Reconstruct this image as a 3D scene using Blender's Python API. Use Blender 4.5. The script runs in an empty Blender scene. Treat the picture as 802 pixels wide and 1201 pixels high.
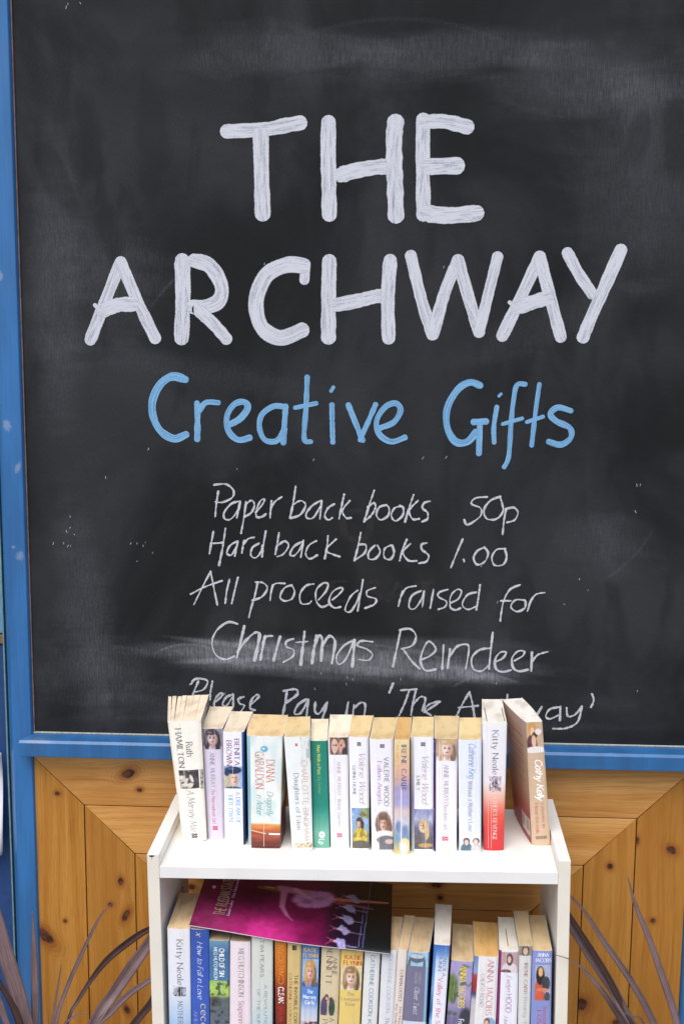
import bpy, math, random
from mathutils import Vector, Matrix
random.seed(7)
SC = bpy.context.scene
C = SC.collection

# ------------------------------------------------------------------ measured layout (metres)
CAM = {"pos":[0.062,-2.0987,1.5761],"right":[0.998923,0.045818,0.007361],"up":[-0.014557,0.158787,0.987206],"fwd":[-0.044063,0.986249,-0.159282]}
CASE = {"o":[0.0076,-0.29,0.7593],"yaw":-0.00563,"roll":0.01423,"W":0.6348,"D":0.243}
SHELF = [-0.0189,-0.0372]
Z2 = -0.3213
TOP = [[-0.2612,0.0969,-0.0189,0.1968,0.0387,0.0528,-0.0115,0.1397,-0.0169,0.0781],[-0.2287,0.1071,-0.0189,0.1816,0.0274,0.0337,-0.0026,0.1162,-0.0007,0.0389],[-0.1951,0.0846,-0.0189,0.1838,0.0325,0.0325,0.0008,0.107,0.0002,0.0367],[-0.1478,0.0727,-0.0189,0.1823,0.0491,0.0554,0.0036,0.1085,-0.0027,0.0561],[-0.0874,0.0654,-0.0189,0.1827,0.0318,0.04,-0.0064,0.1063,-0.006,0.0363],[-0.0584,0.0783,-0.0189,0.1737,0.026,0.0264,-0.0027,0.1095,-0.0059,0.0284],[-0.0295,0.0754,-0.0189,0.181,0.0285,0.0309,-0.002,0.1132,0.0004,0.0386],[0.0015,0.0717,-0.0189,0.1829,0.0291,0.031,-0.0009,0.1079,0.0025,0.0343],[0.037,0.0659,-0.0189,0.1832,0.0333,0.0362,-0.0017,0.104,0.0046,0.0381],[0.0665,0.0599,-0.0189,0.1833,0.0242,0.0237,0.0001,0.1118,0.0039,0.023],[0.0979,0.0697,-0.0189,0.1839,0.0337,0.0351,-0.0009,0.1031,0.0036,0.0333],[0.1338,0.0702,-0.0189,0.1825,0.0343,0.0354,-0.0003,0.1126,0.0045,0.0395],[0.1719,0.0692,-0.0189,0.1815,0.0331,0.0353,-0.0021,0.1089,0.0061,0.0353],[0.2089,0.0784,-0.0189,0.2032,0.031,0.0383,-0.0013,0.1292,0.0042,0.0321],[0.2842,0.0986,-0.0189,0.2008,0.0287,0.0255,-0.0148,0.128,-0.0242,0.0365]]
BOT = [[-0.2763,0.008,-0.3213,0.199,0.0343,0.035,0.0023,0.122,-0.0006,0.0361],[-0.2443,0.008,-0.3213,0.2073,0.0278,0.0285,0.0029,0.109,0,0.0285],[-0.2146,0.008,-0.3213,0.1792,0.0303,0.0309,0.0024,0.109,0,0.0309],[-0.1829,0.008,-0.3213,0.1786,0.0336,0.0313,0.0034,0.109,0,0.0313],[-0.1492,0.008,-0.3213,0.1959,0.0327,0.0327,0.0035,0.109,0,0.0327],[-0.1196,0.008,-0.3213,0.1895,0.0167,0.0183,0.002,0.109,0,0.0183],[-0.1011,0.008,-0.3213,0.1885,0.0195,0.0219,0.0048,0.109,0,0.0219],[-0.0777,0.008,-0.3213,0.1793,0.0265,0.027,0.0064,0.109,0,0.027],[-0.0477,0.008,-0.3213,0.1799,0.0284,0.029,0.0073,0.109,0,0.029],[-0.0158,0.008,-0.3213,0.1687,0.0323,0.0337,0.0073,0.109,0,0.0337],[0.0147,0.008,-0.3213,0.1722,0.024,0.0237,0.0081,0.109,0,0.0237],[0.04,0.008,-0.3213,0.1725,0.0217,0.0231,0.0086,0.1115,0.0089,0.0231],[0.0577,0.008,-0.3213,0.1714,0.0136,0.0149,0.0107,0.115,0.0106,0.0155],[0.0834,0.008,-0.3213,0.1689,0.037,0.0318,0.009,0.1137,0.0107,0.0325],[0.1176,0.008,-0.3213,0.1795,0.0234,0.0239,0.0102,0.1383,0.0063,0.0269],[0.1496,0.008,-0.3213,0.1566,0.0351,0.0335,0.0092,0.1168,0.0055,0.0316],[0.1881,0.008,-0.3213,0.162,0.0415,0.0364,0.0068,0.1143,0.0049,0.0394],[0.2263,0.008,-0.3213,0.1733,0.0315,0.0293,0.0023,0.109,0.0046,0.0273],[0.2528,0.008,-0.3213,0.1808,0.0176,0.0193,0.0007,0.1163,0.0022,0.0233],[0.2785,0.008,-0.3213,0.1738,0.0309,0.0297,0.0003,0.1172,0.0032,0.0257]]
MAG = [[-0.2575,0.008,-0.1165],[0.0502,-0.004,-0.1512],[-0.2587,0.1513,-0.1193],[0.0553,0.1941,-0.1431]]
WALL = {"XL":-0.565,"XR":0.5643,"XB":-0.5589,"z0":0.8,"w":0.0875,"zl":0.842,"zb":0.8116}
KNOTS = [[-0.3995,0.7719,0.0156,0.0094,25],[-0.38,0.7432,0.0063,0.0047,0],[-0.5242,0.733,0.0055,0.0047,0],[-0.5169,0.4958,0.0041,0.0041,0],[-0.5527,0.4656,0.0234,0.0109,-50],[-0.4159,0.5726,0.0063,0.0094,0],[-0.4078,0.5093,0.007,0.0148,-25],[-0.435,0.5289,0.0047,0.0047,0],[-0.4101,0.3296,0.0063,0.0109,20],[0.4341,0.6248,0.0063,0.007,0],[0.538,0.6578,0.0102,0.0078,-35],[0.4793,0.6732,0.0039,0.0078,0],[0.512,0.5273,0.0055,0.0055,0],[0.3947,0.3669,0.0141,0.0141,0],[0.4569,0.3349,0.0078,0.0063,0],[0.1379,0.5824,0.0109,0.0063,0],[0.1442,0.5589,0.0055,0.0055,0],[-0.2907,0.5667,0.0078,0.0063,0]]
LEAVES = [[["w",[[-0.606,-0.13,0.6344,0.0039],[-0.5964,-0.13,0.5819,0.0144],[-0.5844,-0.13,0.5139,0.0249],[-0.5668,-0.13,0.4376,0.0289],[-0.5473,-0.14,0.3666,0.0261],[-0.5205,-0.15,0.2488,0.0169]]],["w",[[-0.5446,-0.1,0.5625,0.0007],[-0.5439,-0.1,0.5148,0.0067],[-0.5437,-0.1,0.4526,0.012],[-0.5388,-0.1188,0.3682,0.0125],[-0.5234,-0.15,0.2487,0.0091]]],["w",[[-0.4923,-0.12,0.4792,0.0005],[-0.5,-0.12,0.4342,0.0024],[-0.509,-0.125,0.3761,0.0039],[-0.5205,-0.15,0.2488,0.0052]]],["w",[[-0.3996,-0.12,0.595,0.0005],[-0.4216,-0.12,0.5719,0.0026],[-0.4427,-0.12,0.5319,0.0053],[-0.4609,-0.12,0.4916,0.0066],[-0.481,-0.125,0.4444,0.0066],[-0.4997,-0.1375,0.3823,0.0065],[-0.5161,-0.15,0.249,0.0065]]],["d",[[-0.3034,-0.1,0.5576,0.0013],[-0.3499,-0.1,0.5362,0.01],[-0.3812,-0.1,0.5141,0.012],[-0.4166,-0.1,0.4823,0.0107],[-0.4437,-0.1,0.4472,0.008],[-0.4673,-0.1143,0.411,0.006],[-0.4808,-0.1321,0.3813,0.0052],[-0.5088,-0.15,0.2493,0.0052]]],["w",[[-0.2865,-0.11,0.6192,0.0013],[-0.3232,-0.11,0.5544,0.0106],[-0.3488,-0.11,0.5123,0.0172],[-0.3711,-0.11,0.4792,0.0199],[-0.4023,-0.1167,0.4324,0.0185],[-0.434,-0.1333,0.3868,0.0183],[-0.4972,-0.15,0.2497,0.0117]]],["w",[[-0.2845,-0.13,0.5051,0.0013],[-0.3386,-0.13,0.4636,0.0079],[-0.3764,-0.13,0.4355,0.0105],[-0.4087,-0.13,0.4004,0.0105],[-0.4326,-0.14,0.3769,0.0118],[-0.4943,-0.15,0.2498,0.0078]]],["w",[[-0.4387,-0.16,0.4155,0.0006],[-0.4556,-0.16,0.4119,0.0019],[-0.4701,-0.16,0.403,0.0032],[-0.4832,-0.1562,0.3788,0.0039],[-0.5088,-0.15,0.2493,0.0052]]],["d",[[-0.3169,-0.15,0.4801,0.0013],[-0.3353,-0.15,0.4338,0.0104],[-0.3537,-0.15,0.4087,0.0117],[-0.3786,-0.15,0.3756,0.0117],[-0.4797,-0.15,0.2504,0.0091]]],["d",[[-0.6008,-0.16,0.5142,0.0026],[-0.5854,-0.16,0.4662,0.0078],[-0.5693,-0.16,0.4363,0.0103],[-0.5547,-0.1562,0.3916,0.0129],[-0.5234,-0.15,0.2487,0.0117]]],["w",[[-0.6013,-0.17,0.4894,0.0039],[-0.5831,-0.17,0.4416,0.009],[-0.5715,-0.1667,0.3942,0.0116],[-0.5263,-0.15,0.2486,0.0117]]]],[["w",[[0.4396,-0.13,0.6705,0.0005],[0.4556,-0.13,0.618,0.0059],[0.4771,-0.13,0.5668,0.0092],[0.494,-0.13,0.5219,0.0105],[0.5126,-0.1333,0.471,0.0118],[0.5282,-0.1417,0.4206,0.0117],[0.5594,-0.15,0.29,0.0091]]],["w",[[0.3405,-0.15,0.6493,0.0013],[0.3486,-0.15,0.6393,0.0026],[0.3727,-0.15,0.6125,0.0045],[0.3984,-0.15,0.5718,0.0078],[0.4292,-0.15,0.5284,0.0097],[0.4578,-0.15,0.4847,0.0104],[0.4894,-0.15,0.4243,0.011],[0.5428,-0.15,0.2893,0.0091]]],["w",[[0.3109,-0.12,0.6562,0.0026],[0.3492,-0.12,0.589,0.0158],[0.3795,-0.12,0.5421,0.0185],[0.4058,-0.12,0.5008,0.0185],[0.4283,-0.125,0.465,0.0158],[0.4546,-0.1375,0.4171,0.0157],[0.5317,-0.15,0.2889,0.0117]]],["d",[[0.3211,-0.13,0.6465,0.0013],[0.3562,-0.13,0.5883,0.0066],[0.3826,-0.13,0.5475,0.0079],[0.4122,-0.13,0.4989,0.0092],[0.4417,-0.1333,0.443,0.0079],[0.4625,-0.1417,0.4108,0.0078],[0.5359,-0.15,0.2891,0.0078]]],["w",[[0.3048,-0.3,0.6186,0.0006],[0.3313,-0.3,0.6101,0.0014],[0.3523,-0.3,0.5925,0.0042],[0.3754,-0.3,0.567,0.0072],[0.3989,-0.275,0.5255,0.0091],[0.4318,-0.2125,0.4568,0.0113],[0.5289,-0.15,0.2888,0.0104]]],["w",[[0.4296,-0.17,0.455,0.0005],[0.4518,-0.17,0.4469,0.0019],[0.4723,-0.1667,0.4292,0.0032],[0.5359,-0.15,0.2891,0.0052]]]]]
PAINT = [["T",[[237,[-2196,18492,-1920,18504,-1553,18528,-1248,18587,-1034,18622]],[265,[-1657,18422,-1647,17889,-1630,17220]]]],["H",[[251,[-578,18629,-581,18187,-566,17594,-557,17212]],[258,[-377,17821,-176,17881,165,17941,378,17953]],[272,[484,18624,463,18366,484,17776,510,17204]]]],["E",[[237,[919,18671,924,18014,950,17218]],[237,[967,18642,1257,18648,1609,18567]],[279,[1040,17955,1453,17968]],[279,[1011,17225,1347,17196,1791,17234]]]],["A",[[209,[-4476,15176,-4261,15693,-3949,16432]],[202,[-3943,16433,-3690,15820,-3404,15216]],[251,[-4249,15656,-4007,15744,-3786,15758]],[70,[-4386,15741,-4324,15680,-4262,15643]]]],["R",[[265,[-2940,16463,-2935,15887,-2968,15220]],[251,[-2740,16464,-2491,16380,-2307,16076,-2346,15830,-2548,15730,-2761,15723]],[216,[-2686,15674,-2437,15447,-2232,15214]]]],["C",[[168,[-937,16420,-955,16170]],[265,[-986,16395,-1234,16406,-1545,16264,-1714,15957,-1734,15650,-1622,15373,-1340,15234,-996,15360]]]],["H",[[251,[-553,16464,-562,15843,-559,15259]],[237,[-406,15777,-65,15846,188,15909,318,15923]],[237,[428,16482,398,15911,419,15249]]]],["W",[[202,[759,16557,943,15854,1126,15316]],[209,[1138,15316,1311,15978,1515,16489]],[209,[1515,16489,1713,15859,1879,15359]],[188,[1879,15359,2018,15983,2144,16546]]]],["A",[[209,[2257,15301,2512,15865,2815,16550]],[209,[2815,16550,3000,15929,3193,15290]],[251,[2515,15768,2727,15836,2921,15898]],[70,[2359,15833,2435,15773,2496,15767]]]],["Y",[[195,[3257,16619,3445,16295,3670,15982]],[216,[4098,16665,3878,16117,3655,15569,3555,15293]]]]]
BLUE = [["C",[[136,[-2913,14542,-3124,14588,-3324,14464,-3457,14203,-3456,13932,-3336,13687,-3114,13561,-2914,13632]]]],["r",[[103,[-2725,14152,-2718,13916,-2726,13560]],[98,[-2697,14015,-2577,14164,-2374,14166]]]],["e",[[109,[-2204,13799,-2021,13899,-1887,14073,-1935,14180,-2103,14144,-2228,13946,-2205,13700,-2047,13554,-1859,13591]]]],["a",[[98,[-1257,14104,-1453,14117,-1650,13977,-1691,13756,-1602,13559,-1405,13547,-1276,13736]],[98,[-1257,14119,-1281,13785,-1296,13518]]]],["t",[[87,[-905,14596,-923,14084,-951,13592,-842,13539]],[81,[-1100,14096,-756,14173]]]],["i",[[87,[-497,14147,-490,13843,-478,13538]],[60,[-513,14376,-474,14440]]]],["v",[[98,[-227,14150,-102,13848,13,13574]],[87,[-30,13578,109,13899,218,14160]]]],["e",[[98,[301,13779,525,13879,629,14076,545,14187,375,14122,241,13901,283,13680,480,13555,704,13626]]]],["G",[[119,[1913,14493,1752,14540,1561,14427,1397,14133,1394,13816,1531,13573,1726,13565,1868,13724]],[109,[1830,13894,2024,13906]],[103,[1928,13847,1925,13381]]]],["i",[[81,[2197,14142,2157,13825,2169,13566]],[49,[2226,14322,2259,14356]]]],["f",[[81,[2645,14520,2511,14499,2461,14218,2434,13828,2413,13338,2345,13160]],[71,[2302,13866,2614,13962]]]],["t",[[76,[2876,14522,2828,14076,2782,13524]],[71,[2693,13904,2951,13995]]]],["s",[[98,[3396,14097,3187,14148,3070,14040,3171,13924,3392,13815,3412,13654,3257,13540,3061,13586]]]]]
CHALK = [["Paper",[[35,[-2381,12702,-2419,12457,-2438,12259]],[35,[-2451,12797,-2255,12811,-2131,12712,-2150,12587,-2311,12506,-2436,12511]],[35,[-2026,12528,-2169,12479,-2287,12333,-2277,12225,-2170,12227,-2044,12391,-2015,12528]],[35,[-2022,12517,-2074,12246]],[35,[-1919,12518,-1956,12248,-2004,11988]],[35,[-1930,12464,-1830,12545,-1777,12467,-1831,12340,-1945,12266]],[35,[-1759,12341,-1652,12468,-1609,12559,-1670,12547,-1741,12395,-1742,12269,-1653,12271,-1588,12318]],[35,[-1492,12542,-1506,12399,-1517,12255]],[35,[-1510,12399,-1439,12525,-1325,12609]]]],["back",[[35,[-1091,12791,-1126,12548,-1183,12260]],[35,[-1137,12476,-1013,12549,-924,12479,-1012,12316,-1172,12253]],[35,[-676,12554,-800,12481,-906,12354,-905,12264,-799,12266,-686,12447,-651,12547]],[35,[-658,12554,-685,12249]],[35,[-445,12504,-551,12431,-604,12304,-550,12233,-479,12270]],[35,[-284,12667,-321,12488,-366,12254]],[35,[-191,12561,-310,12398,-249,12274,-168,12275]]]],["books",[[35,[213,12738,134,12494,53,12214]],[35,[110,12458,215,12531,234,12442,165,12316,60,12225]],[35,[427,12499,304,12461,253,12335,325,12247,447,12320,463,12445,410,12505]],[35,[674,12484,552,12447,500,12321,572,12232,687,12324,700,12449,639,12491]],[35,[865,12676,798,12468,731,12224]],[35,[944,12584,799,12415,854,12272,960,12274]],[35,[1141,12573,1043,12543,1016,12454,1099,12383,1101,12276,1013,12228]]]],["50p",[[35,[2075,12658,1884,12633,1823,12537,1975,12468,1978,12343,1858,12234,1754,12189,1710,12267]],[35,[2296,12668,2130,12594,2029,12433,2085,12291,2243,12293,2344,12420,2323,12562,2293,12650]],[35,[2395,12474,2366,12277,2348,12034]],[35,[2378,12456,2517,12486,2590,12405,2541,12280,2419,12235]]]],["Hard",[[35,[-2469,12014,-2506,11822,-2540,11629]],[35,[-2268,12061,-2317,11734,-2380,11435]],[35,[-2521,11803,-2370,11813,-2305,11825]],[35,[-2065,11847,-2191,11772,-2246,11644,-2174,11609,-2102,11719,-2055,11840]],[35,[-2058,11840,-2113,11592]],[35,[-1954,11867,-1976,11758,-1991,11652]],[35,[-1969,11794,-1886,11893,-1789,11917]],[35,[-1707,11816,-1815,11742,-1841,11615,-1762,11569,-1672,11672,-1647,11781]],[35,[-1589,12028,-1625,11818,-1654,11592]]]],["back",[[35,[-1368,12003,-1404,11785,-1432,11632]],[35,[-1411,11767,-1279,11859,-1207,11788,-1296,11642,-1397,11597]],[35,[-975,11864,-1118,11772,-1182,11644,-1118,11616,-1011,11737,-958,11883]],[35,[-958,11865,-1003,11592]],[35,[-744,11875,-868,11794,-921,11648,-850,11569,-725,11633]],[35,[-549,11961,-565,11762,-600,11581]],[35,[-413,11909,-583,11726,-476,11655,-351,11614]]]],["books",[[35,[-2,12024,-50,11771,-104,11553]],[35,[-43,11825,81,11816,65,11682,-94,11560]],[35,[241,11819,136,11702,137,11586,244,11588,324,11705,277,11812]],[35,[507,11823,401,11760,393,11615,493,11581,555,11690,525,11816]],[35,[764,11921,696,11747,652,11565]],[35,[825,11850,704,11711,794,11568,936,11563]],[35,[1097,11869,1013,11842,1022,11752,1129,11664,1096,11555,972,11524]]]],["1.00",[[35,[1696,11950,1605,11725,1505,11453]],[35,[1714,11597,1725,11565]],[35,[2062,11812,1940,11749,1879,11622,1946,11514,2068,11571,2117,11716,2051,11812]],[35,[2397,11792,2256,11772,2182,11645,2228,11512,2369,11522,2425,11649,2389,11792]]]],["All",[[33,[-2525,11321,-2646,11088,-2813,10743]],[33,[-2525,11321,-2477,11073,-2415,10750]],[33,[-2865,10926,-2629,11052,-2332,11167]],[33,[-2202,11195,-2250,11003,-2281,10775]],[33,[-2062,11226,-2117,11006,-2169,10777]]]],["proceeds",[[33,[-1727,11159,-1782,10901,-1837,10717,-1881,10539]],[33,[-1763,11151,-1638,11142,-1566,11052,-1656,10904,-1819,10835]],[33,[-1476,11109,-1505,10962,-1520,10840]],[33,[-1505,10980,-1440,11127,-1268,11138]],[33,[-1153,11114,-1278,11057,-1350,10909,-1278,10837,-1153,10876,-1106,11005,-1160,11114]],[33,[-787,11139,-920,11100,-1016,10952,-991,10798,-865,10801,-822,10845]],[33,[-704,10866,-579,11015,-544,11143,-634,11149,-740,11030,-740,10847,-649,10746,-542,10784]],[33,[-471,10870,-364,10963,-293,11056,-347,11081,-472,10998,-524,10832,-434,10735,-334,10751]],[33,[-45,11042,-165,10930,-253,10709,-163,10674,-52,10850,-9,10988]],[33,[42,11226,0,10943,-42,10690]],[33,[249,11093,116,11036,125,10945,260,10901,239,10810,83,10738]]]],["raised",[[33,[713,11047,670,10909,641,10780]],[33,[683,10955,770,11093,925,11132]],[33,[1015,11052,861,10958,819,10774,909,10739,1018,10892,1069,11044]],[33,[1073,11044,1042,10778]],[33,[1224,11078,1176,10758]],[33,[1459,11082,1327,11035,1306,10957,1441,10877,1420,10785,1310,10738]],[33,[1517,10856,1640,10926,1690,11055,1614,11085,1514,10970,1509,10787,1599,10734,1679,10767]],[33,[1938,11045,1793,10997,1708,10836,1799,10747,1931,10795]],[33,[1997,11169,1972,10932,1946,10749]]]],["for",[[34,[2660,11181,2499,11101,2402,10917,2364,10711,2350,10560]],[34,[2349,10903,2518,10906]],[34,[2747,10923,2592,10921,2520,10805,2620,10725,2751,10787,2761,10901]],[34,[2853,10925,2825,10834,2797,10738]],[34,[2816,10847,2921,11017,3074,11057]]]],["Christmas",[[35,[-2073,10422,-2235,10449,-2417,10316,-2510,10109,-2457,9887,-2294,9797,-2130,9856]],[35,[-1476,10222,-1585,10209,-1650,10089]],[35,[-1122,10181,-1241,10134,-1241,10041,-1122,9988,-1133,9876,-1296,9769]],[35,[-1079,10119,-880,10141]],[35,[-106,10175,-267,10079,-392,9891,-355,9750,-229,9857,-106,10149]],[35,[218,10155,20,10166,-40,10084,111,10031,213,9940,149,9835,-13,9843]],[50,[-1957,10387,-2020,10119,-2087,9838]],[50,[-2075,9932,-1947,10120,-1784,10272,-1701,10255,-1730,10050,-1785,9796]],[50,[-1603,10231,-1640,10052,-1687,9798]],[50,[-1350,10214,-1404,10020,-1459,9802]],[50,[-935,10307,-963,10066,-999,9737]],[50,[-736,10248,-772,10032,-807,9771]],[50,[-761,10069,-700,10237,-639,10183,-651,9811]],[50,[-638,10072,-520,10241,-423,10169,-436,9965,-471,9770]],[50,[-88,10186,-120,9729]]]],["Reindeer",[[38,[686,10368,631,10082,565,9734]],[38,[659,10367,844,10391,944,10271,887,10108,711,10043]],[38,[731,10043,872,9842,1013,9702]],[38,[1049,9866,1186,9930,1282,10054,1162,10182,1066,10030,1030,9825,1112,9676,1289,9696]],[38,[1411,10118,1396,9710]],[38,[1519,10059,1486,9724]],[38,[1502,9896,1636,10102,1812,10138,1834,10004,1790,9718]],[38,[2186,10084,2010,10048,1888,9904,1920,9721,2058,9683,2174,9787]],[38,[2230,10357,2206,10073,2183,9726]],[38,[2290,9851,2406,9914,2462,10017,2364,10015,2281,9891,2301,9729,2412,9678,2549,9713]],[38,[2603,9877,2738,9961,2763,10043,2657,10041,2563,9917,2587,9755,2687,9696,2835,9727]],[38,[2893,10025,2891,9700]],[38,[2898,9863,2992,9987,3154,10043]]]],["Please",[[39,[-2751,9401,-2798,9292,-2845,9173]],[39,[-2875,9351,-2819,9432,-2705,9449,-2591,9404,-2661,9261,-2812,9211]],[39,[-2509,9406,-2547,9203,-2557,9084]],[39,[-2466,9039,-2342,9160,-2364,9202,-2456,9110,-2480,8968,-2389,8923]],[39,[-2159,9187,-2273,9128,-2338,9004,-2265,8987,-2173,9131]],[39,[-2154,9178,-2155,8961]],[39,[-1976,9144,-2063,9105,-2045,9025,-1963,8994,-2023,8884]],[39,[-1863,8996,-1716,9150,-1748,9187,-1835,9100,-1863,8949,-1781,8913]]]],["Pay",[[44,[-1233,9264,-1270,9018,-1315,8791]],[44,[-1293,9263,-1088,9295,-1061,9202,-1247,9057]],[44,[-906,9120,-1042,9023,-1106,8871,-1005,8873,-883,9074]],[44,[-869,9121,-896,8828]],[44,[-747,9077,-755,8912,-678,8880,-551,9072]],[44,[-542,9081,-623,8797]]]],["in",[[39,[-188,9089,-223,8843]],[39,[-88,9044,-109,8846]],[39,[-97,8974,25,9084,102,9049,86,8850]]]],["The",[[38,[569,9430,510,9273]],[38,[847,9319,771,9084,680,8867]],[38,[706,9316,968,9341]],[38,[955,9307,912,9087,882,8881]],[38,[898,9038,1027,9202,1121,9179,1078,8969]],[38,[1102,8935,1310,9086,1366,9136,1193,9083,1115,8970,1220,8889]]]],["Archway",[[38,[1867,9312,1755,9106,1652,8874]],[38,[1867,9312,1918,9109,1961,8866]],[38,[1686,9031,2013,9072]],[38,[2130,9065,2120,8894]],[38,[2127,8992,2199,9076,2246,9068]],[38,[2409,9071,2317,9021,2297,8923,2391,8886]],[38,[2506,9277,2493,9073,2484,8888]],[38,[2490,9024,2595,9100,2644,9028,2634,8881]],[38,[2759,9079,2811,8895,2899,9058,2974,8899,3085,9077]],[38,[3387,9083,3226,9041,3160,8918,3231,8871,3369,8937]],[38,[3400,9093,3399,8850]],[38,[3503,9071,3532,8926,3647,8953,3745,9077]],[38,[3758,9101,3698,8832,3516,8716,3293,8701]],[38,[3921,9323,3953,9212,3911,9095]]]]]

# ------------------------------------------------------------------ camera, sky, sun, exposure
cam = bpy.data.cameras.new('camera')
co = bpy.data.objects.new('camera', cam); C.objects.link(co)
r, u, f = (Vector(CAM[k]) for k in ('right', 'up', 'fwd'))
m = Matrix(((r.x, u.x, -f.x), (r.y, u.y, -f.y), (r.z, u.z, -f.z))).to_4x4()
m.translation = Vector(CAM['pos'])
co.matrix_world = m
cam.sensor_fit = 'VERTICAL'; cam.sensor_height = 24.0; cam.lens = 29.976
cam.clip_start = 0.05; cam.clip_end = 3000
SC.camera = co

SUN_EL, SUN_AZ = math.radians(58), math.radians(196)      # azimuth clockwise from +Y (behind the viewer, a little left)
w = bpy.data.worlds.new('World'); SC.world = w; w.use_nodes = True
nt = w.node_tree
sky = nt.nodes.new('ShaderNodeTexSky'); sky.sky_type = 'NISHITA'; sky.sun_disc = False
sky.sun_elevation = SUN_EL; sky.sun_rotation = SUN_AZ
sky.air_density = 1.0; sky.dust_density = 2.5; sky.ozone_density = 1.2
bg = nt.nodes['Background']; bg.inputs['Strength'].default_value = 0.10
nt.links.new(sky.outputs[0], bg.inputs['Color'])
sl = bpy.data.lights.new('sun', 'SUN'); sl.energy = 1.3; sl.angle = math.radians(50); sl.color = (1.0, 0.972, 0.935)
so = bpy.data.objects.new('sun', sl); C.objects.link(so)
dvec = Vector((math.sin(SUN_AZ) * math.cos(SUN_EL), math.cos(SUN_AZ) * math.cos(SUN_EL), math.sin(SUN_EL)))
so.rotation_euler = dvec.to_track_quat('Z', 'Y').to_euler(); so.location = (0, -3, 5)
SC.view_settings.view_transform = 'Standard'; SC.view_settings.look = 'None'
SC.view_settings.exposure = 0.90; SC.view_settings.gamma = 1.0

# ------------------------------------------------------------------ helpers
def lin(c):
    return tuple(((v / 255) / 12.92 if v / 255 <= 0.04045 else ((v / 255 + 0.055) / 1.055) ** 2.4) for v in c[:3])

def tag(o, label=None, cat=None, group=None, kind=None):
    if label: o['label'] = label
    if cat: o['category'] = cat
    if group: o['group'] = group
    if kind: o['kind'] = kind
    return o

def thing(name, label, cat, loc=(0, 0, 0), rot=(0, 0, 0), group=None):
    o = bpy.data.objects.new(name, None); C.objects.link(o)
    o.location = loc; o.rotation_euler = rot; o.empty_display_size = 0.02
    return tag(o, label, cat, group)

class MB:
    def __init__(s): s.v = []; s.f = []; s.m = []; s.uv = []
    def add(s, vs, fs, mi=0):
        b = len(s.v); s.v += [tuple(p) for p in vs]
        for q in fs: s.f.append(tuple(b + i for i in q)); s.m.append(mi)
    def box(s, x0, x1, y0, y1, z0, z1, mi=0):
        s.add([(x0, y0, z0), (x1, y0, z0), (x1, y1, z0), (x0, y1, z0), (x0, y0, z1), (x1, y0, z1), (x1, y1, z1), (x0, y1, z1)],
              [(0, 3, 2, 1), (4, 5, 6, 7), (0, 1, 5, 4), (1, 2, 6, 5), (2, 3, 7, 6), (3, 0, 4, 7)], mi)
    def prism_y(s, poly, y0, y1, mi=0):          # poly of (x, z), counter-clockwise seen from -y
        n = len(poly)
        s.add([(x, y0, z) for x, z in poly] + [(x, y1, z) for x, z in poly],
              [tuple(range(n)), tuple(range(2 * n - 1, n - 1, -1))] + [(i, n + i, n + (i + 1) % n, (i + 1) % n) for i in range(n)], mi)
    def prism_z(s, poly, z0, z1, mi=0):
        n = len(poly)
        s.add([(x, y, z0) for x, y in poly] + [(x, y, z1) for x, y in poly],
              [tuple(range(n - 1, -1, -1)), tuple(range(n, 2 * n))] + [(i, (i + 1) % n, n + (i + 1) % n, n + i) for i in range(n)], mi)
    def build(s, name, mats, parent=None, smooth=False, bevel=0, loc=None, cols=None):
        me = bpy.data.meshes.new(name); me.from_pydata(s.v, [], s.f); me.update()
        for mt in (mats if isinstance(mats, (list, tuple)) else [mats]): me.materials.append(mt)
        if any(s.m): me.polygons.foreach_set('material_index', s.m)
        if smooth: me.polygons.foreach_set('use_smooth', [True] * len(s.f))
        if cols:
            a = me.color_attributes.new('Col', 'FLOAT_COLOR', 'POINT')
            a.data.foreach_set('color', [x for c in cols for x in (*lin(c), 1.0)])
        if s.uv and len(s.uv) == len(s.v):
            ul = me.uv_layers.new(name='UVMap')
            for lp in me.loops: ul.data[lp.index].uv = s.uv[lp.vertex_index]
        o = bpy.data.objects.new(name, me); C.objects.link(o)
        if parent: o.parent = parent
        if loc: o.location = loc
        if bevel:
            b = o.modifiers.new('bevel', 'BEVEL'); b.width = bevel; b.segments = 2; b.limit_method = 'ANGLE'; b.angle_limit = math.radians(40)
        return o

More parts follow.
